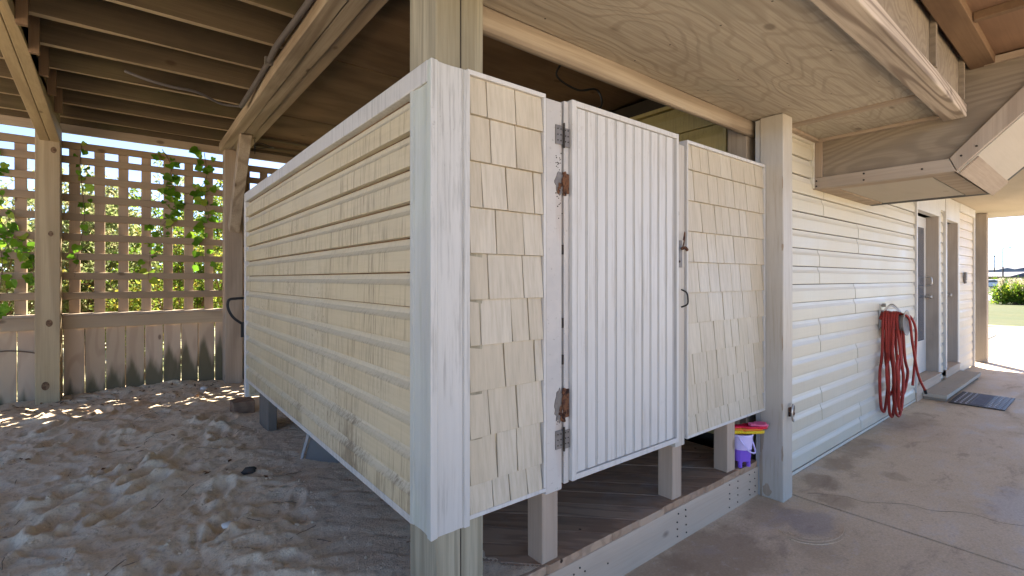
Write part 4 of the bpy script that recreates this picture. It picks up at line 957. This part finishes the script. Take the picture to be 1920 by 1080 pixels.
bm = BM(); box(bm, 4.076, 4.099, 1.385, 1.44, 2.166, 2.43); obj('face_trim', bm, 'grey_z', bxd, bevel=.003)
bm = BM(); box(bm, 4.074, 4.099, .15, .57, 2.70, 2.7415); obj('top_strip', bm, 'grey_y', bxd, bevel=.003)
bm = BM()
for y, z in ((1.42, 2.10), (1.42, 2.14), (1.12, 2.10), (1.12, 2.145), (.80, 2.12), (YK-.03, 2.17), (YK-.10, 2.215), (YK-.33, 2.46)):
    tube(bm, [(4.072, y, z), (4.066, y, z)], .0065, 6)
obj('nail_heads', bm, 'dark', bxd)
bm = BM(); box(bm, 4.10, 4.22, YK+.01, 1.44, 2.080, 2.0935); box(bm, 4.222, 5.33, 1.33, 1.44, 2.080, 2.0935); box(bm, 4.222, 5.33, YK+.01, YK+.13, 2.0795, 2.0935); obj('joint_board', bm, 'grey_y', bxd, bevel=.002)
bm = BM(); box(bm, 4.23, 5.33, YK+.14, 1.32, 2.086, 2.0935); obj('underside_panel', bm, 'ply_pale', bxd)
bm = BM(); box(bm, 5.335, 5.475, YK+.0, 1.445, 2.0865, 2.0935); obj('shadow_gap', bm, 'dark', bxd)
bm = BM(); xprism(bm, [sl(.0), sl(.86), sl(.86, .010), sl(.0, .010)], 4.105, 5.34); obj('slope_panel', bm, 'ply_pale', bxd)
bm = BM(); xprism(bm, [sl(.0, .011), sl(.13, .011), sl(.13, .022), sl(.0, .022)], 4.12, 5.40); obj('slope_board', bm, 'grey_x', bxd, bevel=.002)
bm = BM(); xprism(bm, [sl(.14, .0), sl(.86, .0), sl(.86, .004), sl(.14, .004)], 5.345, 5.44); obj('shadow_gap', bm, 'dark', bxd)
bm = BM(); box(bm, 5.28, 5.33, .60, 1.5, 2.44, 2.74) if False else box(bm, 5.49, 5.52, -.36, 1.44, 2.50, 2.74); obj('end_board', bm, 'chase', bxd)

# ================================================================= DEBRIS
bm = BM(); r = random.Random(31)
for k in range(260):
    x = r.uniform(-1.6, .78); y = 6.3-abs(r.gauss(0, .28)) if r.random() < .75 else r.uniform(3, 6)
    p = Vector((x, y, sand_h(x, y)+.006)); leaf(bm, p, r.uniform(.02, .05), r.uniform(.005, .012), Vector((r.uniform(-.4, .4), r.uniform(-.4, .4), 1)), Vector((r.uniform(-1, 1), r.uniform(-1, 1), r.uniform(-.1, .25))))
tag(obj('leaf_litter', bm, 'litter'), 'scattered dry brown leaves on the sand along the fence', 'leaf litter', kind='stuff')
bm = BM()
for k in range(120):
    x = r.uniform(-1.8, 1.0); y = r.uniform(1.9, 6.2); a = r.uniform(0, PI); L = r.uniform(.03, .16)
    P = [(x+math.cos(a)*L*q/3+r.uniform(-.004, .004), y+math.sin(a)*L*q/3, sand_h(x+math.cos(a)*L*q/3, y+math.sin(a)*L*q/3)+.004) for q in range(4)]; tube(bm, P, .0014, 4)
tag(obj('twigs', bm, 'twig'), 'small scattered twigs and bark bits lying on the sand', 'twigs', kind='stuff')
def lump(bm, p, s, seed, sub=2):
    m = bmesh.ops.create_icosphere(bm, subdivisions=sub, radius=1)
    for v in m['verts']:
        q = 1+.35*noise.noise(v.co*1.5+Vector((seed, 0, 0))); v.co = Vector(p)+Vector((v.co.x*s[0], v.co.y*s[1], v.co.z*s[2]))*q
M['stone_dark'] = plain('dark_stone', (.07, .06, .05), .9); M['shell'] = plain('shell', (.6, .56, .5), .6)
for (x, y, s, m_, nm, lb) in [(.565, 3.24, (.04, .032, .02), 'stone_dark', 'dark_clod', 'dark clod of bark lying on the sand beside the grey tub'),
                          (.36, 2.55, (.03, .022, .012), 'shell', 'oyster_shell', 'pale oyster shell half buried in the sand near the post'),
                          (.62, 5.98, (.035, .03, .022), 'shell', 'pale_pebble', 'white pebble on the sand near the back corner of the fence')]:
    bm = BM(); z = sand_h(x, y); lump(bm, (x, y, z+s[2]*.5), s, x*9); tag(obj(nm, bm, m_, loc=(x, y, z), smooth=True), lb, 'stone' if 'shell' not in nm else 'shell')
bm = BM()
for k in range(700):
    x = r.uniform(-1.9, .8); y = r.uniform(1.8, 5.0); s = r.uniform(.003, .011)*r.uniform(.6, 1); lump(bm, (x, y, sand_h(x, y)+s*.3), (s, s, s*.7), k, 1)
tag(obj('sand_clods', bm, 'sand'), 'small clods and grit scattered over the trodden sand', 'grit', kind='stuff')

# ================================================================= FAR BACKGROUND (right edge)
M['far_grey'] = plain('grey_building_wall', (.22, .23, .27), .8, 0, .1, 1); M['far_dark'] = plain('dark_roofing', (.10, .10, .13), .8); M['far_green'] = plain('green_metal_wall', (.10, .30, .22), .6); M['far_roof'] = plain('pale_green_roof', (.30, .42, .30), .7)
M['far_brown'] = plain('brown_wall', (.25, .17, .12), .8); M['pole'] = plain('pole_wood', (.12, .10, .09), .9); M['car_white'] = plain('white_car_paint', (.75, .76, .8), .3, 0, .03); M['car_dark'] = plain('dark_car_paint', (.05, .055, .07), .3, 0, .03); M['tyre'] = plain('tyre', (.02, .02, .02), .8)
def ray(px, Z):
    u = (px-960)/904; return Vector(((.6225+.7826*u)*Z, (.7826-.6225*u)*Z, 0))
def building(px0, px1, Z, z1, mat, roof, lab, gable=.6, dep=10):
    a, b = ray(px0, Z), ray(px1, Z); d = (b-a); dn = Vector((.6225, .7826, 0))*dep; t = thing('building', ((a+b)/2).to_tuple(), lab, 'building')
    bm = BM(); zb = -.5; hexa(bm, [(*a.xy, zb), (*b.xy, zb), (*(b+dn).xy, zb), (*(a+dn).xy, zb), (*a.xy, z1), (*b.xy, z1), (*(b+dn).xy, z1), (*(a+dn).xy, z1)]); obj('wall', bm, mat, t)
    e = d*.04; bm = BM(); P = [a-e, b+e, b+e+dn, a-e+dn]; m0, m1 = (P[0]+P[1])/2, (P[2]+P[3])/2
    v = [bm.verts.new((p.x, p.y, z1+.02)) for p in P]+[bm.verts.new((m0.x, m0.y, z1+gable)), bm.verts.new((m1.x, m1.y, z1+gable))]
    for f_ in ((0, 1, 4), (1, 2, 5, 4), (2, 3, 5), (3, 0, 4, 5), (3, 2, 1, 0)): bm.faces.new([v[i] for i in f_])
    bmesh.ops.recalc_face_normals(bm, faces=bm.faces); obj('roof', bm, roof, t)
    wn = max(2, int(d.length/3))
    for k in range(wn):
        bm = BM(); p = a+d*((k+.35)/wn)-dn.normalized()*.03; q_ = a+d*((k+.65)/wn)-dn.normalized()*.03; w_ = dn.normalized()*.05
        hexa(bm, [(*p.xy, z1*.45), (*q_.xy, z1*.45), (*(q_+w_).xy, z1*.45), (*(p+w_).xy, z1*.45), (*p.xy, z1*.75), (*q_.xy, z1*.75), (*(q_+w_).xy, z1*.75), (*(p+w_).xy, z1*.75)]); obj('window', bm, 'glass', t)
building(1869, 1908, 150, 4.2, 'far_grey', 'far_grey', 'long low grey building on the horizon past the lawn', .7)
building(1906, 1990, 160, 4.6, 'far_grey', 'far_dark', 'taller dark roofed building on the horizon at the right edge', 1.4)
building(1830, 1867, 130, 1.9, 'far_green', 'far_roof', 'green metal building on the horizon just past the end post', 1.6)
building(1896, 1960, 120, 2.0, 'far_brown', 'far_dark', 'brown house with dark roof rising behind the roadside bush', 1.2)
def pole(px, Z, h, lab, lamp):
    p = ray(px, Z); t = thing('street_lamp' if lamp else 'utility_pole', p.to_tuple(), lab, 'street lamp' if lamp else 'utility pole'); bm = BM()
    tube(bm, [(p.x, p.y, -.5), (p.x, p.y, h)], .17, 8, taper=.12); obj('pole', bm, 'pole', t)
    s = Vector((.78, -.62, 0)); bm = BM()
    if lamp: tube(bm, [(p.x, p.y, h), tuple(p+s*1.8+Vector((0, 0, h+.2)))], .09, 6); box(bm, p.x+1.2, p.x+2.0, p.y-1.3, p.y-.8, h+.05, h+.3); obj('lamp_arm', bm, 'pole', t)
    else: tube(bm, [tuple(p-s*1.2+Vector((0, 0, h-.5))), tuple(p+s*1.2+Vector((0, 0, h-.5)))], .1, 6); obj('crossarm', bm, 'pole', t)
    return p
pp = pole(1864.5, 140, 8.4, 'wooden utility pole with crossarm standing before the far buildings', False)
pole(1880.5, 120, 9.0, 'tall thin street lamp above the grey building', True)
for k, (y0, y1, Z, sag) in enumerate(((445, 438, 90, .4), (478, 470, 138, 2.2), (462, 458, 120, .8), (424, 418, 80, .3), (490, 492, 140, .4), (452, 456, 100, 1.5))):
    a, b = ray(1700, Z), ray(2100, Z); bm = BM(); P = []
    for q in range(17):
        tt = q/16; c_ = a.lerp(b, tt); yy = y0+(y1-y0)*(tt*400-150)/60 if False else y0+(y1-y0)*tt; P.append((c_.x, c_.y, 1.4+(523-yy)*Z/904-sag*4*tt*(1-tt)+sag))
    tube(bm, P, .035, 4, False)
    tag(obj('overhead_wire', bm, 'pole', loc=P[8]), ['upper faint overhead wire crossing the blue sky', 'low sagging wire running from the utility pole', 'middle overhead wire crossing the sky at the porch end', 'topmost overhead wire crossing the sky near the soffit', 'lowest overhead wire just above the distant roofs', 'second sagging overhead wire in the middle of the sky'][k], 'wire', 'overhead wires')
def car(px, Z, mat, lab, yaw):
    p = ray(px, Z); t = thing('parked_car', (p.x, p.y, -.15), lab, 'car', 'cars parked beyond the lawn')
    prof = [(-2.1, .25), (-2.15, .7), (-1.9, .85), (-1.3, .92), (-.8, 1.4), (.6, 1.45), (1.2, .95), (1.95, .85), (2.15, .6), (2.1, .25)]
    ca, sa = math.cos(yaw), math.sin(yaw)
    def tr(x, y, z): return (p.x+x*ca-y*sa, p.y+x*sa+y*ca, z-.15)
    def slab(prof, w, nm, mt_):
        bm = BM(); A = [bm.verts.new(tr(x, -w, z)) for x, z in prof]; B = [bm.verts.new(tr(x, w, z)) for x, z in prof]
        bm.faces.new(A); bm.faces.new(B[::-1])
        for i in range(len(prof)): bm.faces.new((A[i], B[i], B[(i+1) % len(prof)], A[(i+1) % len(prof)]))
        bmesh.ops.recalc_face_normals(bm, faces=bm.faces); return obj(nm, bm, mt_, t, bevel=.05 if nm == 'body' else 0)
    slab(prof, .85, 'body', mat); slab([(-1.15, .97), (-.78, 1.33), (.55, 1.37), (1.05, .97)], .87, 'windows', 'glass')
    for x in (-1.35, 1.35):
        for y in (-.8, .8): bm = BM(); tube(bm, [tr(x, y-.1, .32), tr(x, y+.1, .32)], .32, 12); obj('wheel', bm, 'tyre', t)
for px, Z, m_, lb in ((1852, 84, 'car_white', 'white car parked beyond the lawn, nearest the end post'), (1869, 86, 'car_white', 'white car parked in the middle of the row beyond the lawn'), (1884, 90, 'car_dark', 'dark car parked beyond the lawn behind the bush')): car(px, Z, m_, lb, -.9)
def bush(px, Z, h, w, lab, plume, nl, seed, name='roadside_bush'):
    r = random.Random(seed); p = ray(px, Z); t = thing(name, p.to_tuple(), lab, 'bush'); bl = BM(); bs = BM()
    for k in range(30):
        a = r.uniform(0, 2*PI); e = Vector((p.x+math.cos(a)*w*r.random(), p.y+math.sin(a)*w*r.random(), h*r.uniform(.5, 1))); tube(bs, [(p.x+r.uniform(-.3, .3), p.y+r.uniform(-.3, .3), -.05), tuple((e+p)/2), tuple(e)], .03, 4, False, .01)
    cl = [(Vector((p.x+r.uniform(-w, w), p.y+r.uniform(-w, w), 0)), r.uniform(.3, .6)) for _ in range(26)]
    for k in range(nl):
        c_, rr = r.choice(cl); hh = h*(1-.5*((c_-p).xy.length/w)**2/2); q_ = c_+rv(r).normalized()*rr*r.random()**.4; q_.z = max(.02, hh*r.uniform(.15, .85)+rr*r.uniform(-.5, .5))
        leaf(bl, q_, r.uniform(.1, .2), r.uniform(.025, .05), rv(r).normalized(), rv(r)+Vector((0, 0, .3)))
    obj('stems', bs, 'twig', t); obj('foliage', bl, 'leaf_green', t)
    if plume:
        bp = BM()
        for k in range(34):
            b_ = Vector((p.x+r.uniform(-w, w), p.y+r.uniform(-w, w), h*.6)); 
            for q in range(50): leaf(bp, b_+Vector((r.uniform(-.06, .06), r.uniform(-.06, .06), h*.5*r.random())), .12, .02, rv(r).normalized(), Vector((r.uniform(-.5, .5), r.uniform(-.5, .5), 1)))
        obj('plumes', bp, 'plume', t)
bush(1912, 27, 1.25, .85, 'leafy green bush with pale plumes at the lawn edge', True, 4500, 1)
bush(1950, 28, 1.7, 1.5, 'taller dark green bush at the right edge of the lawn', False, 4000, 2)
bush(1876, 110, 2.3, 3.0, 'far green shrub in front of the grey building', False, 1500, 5)
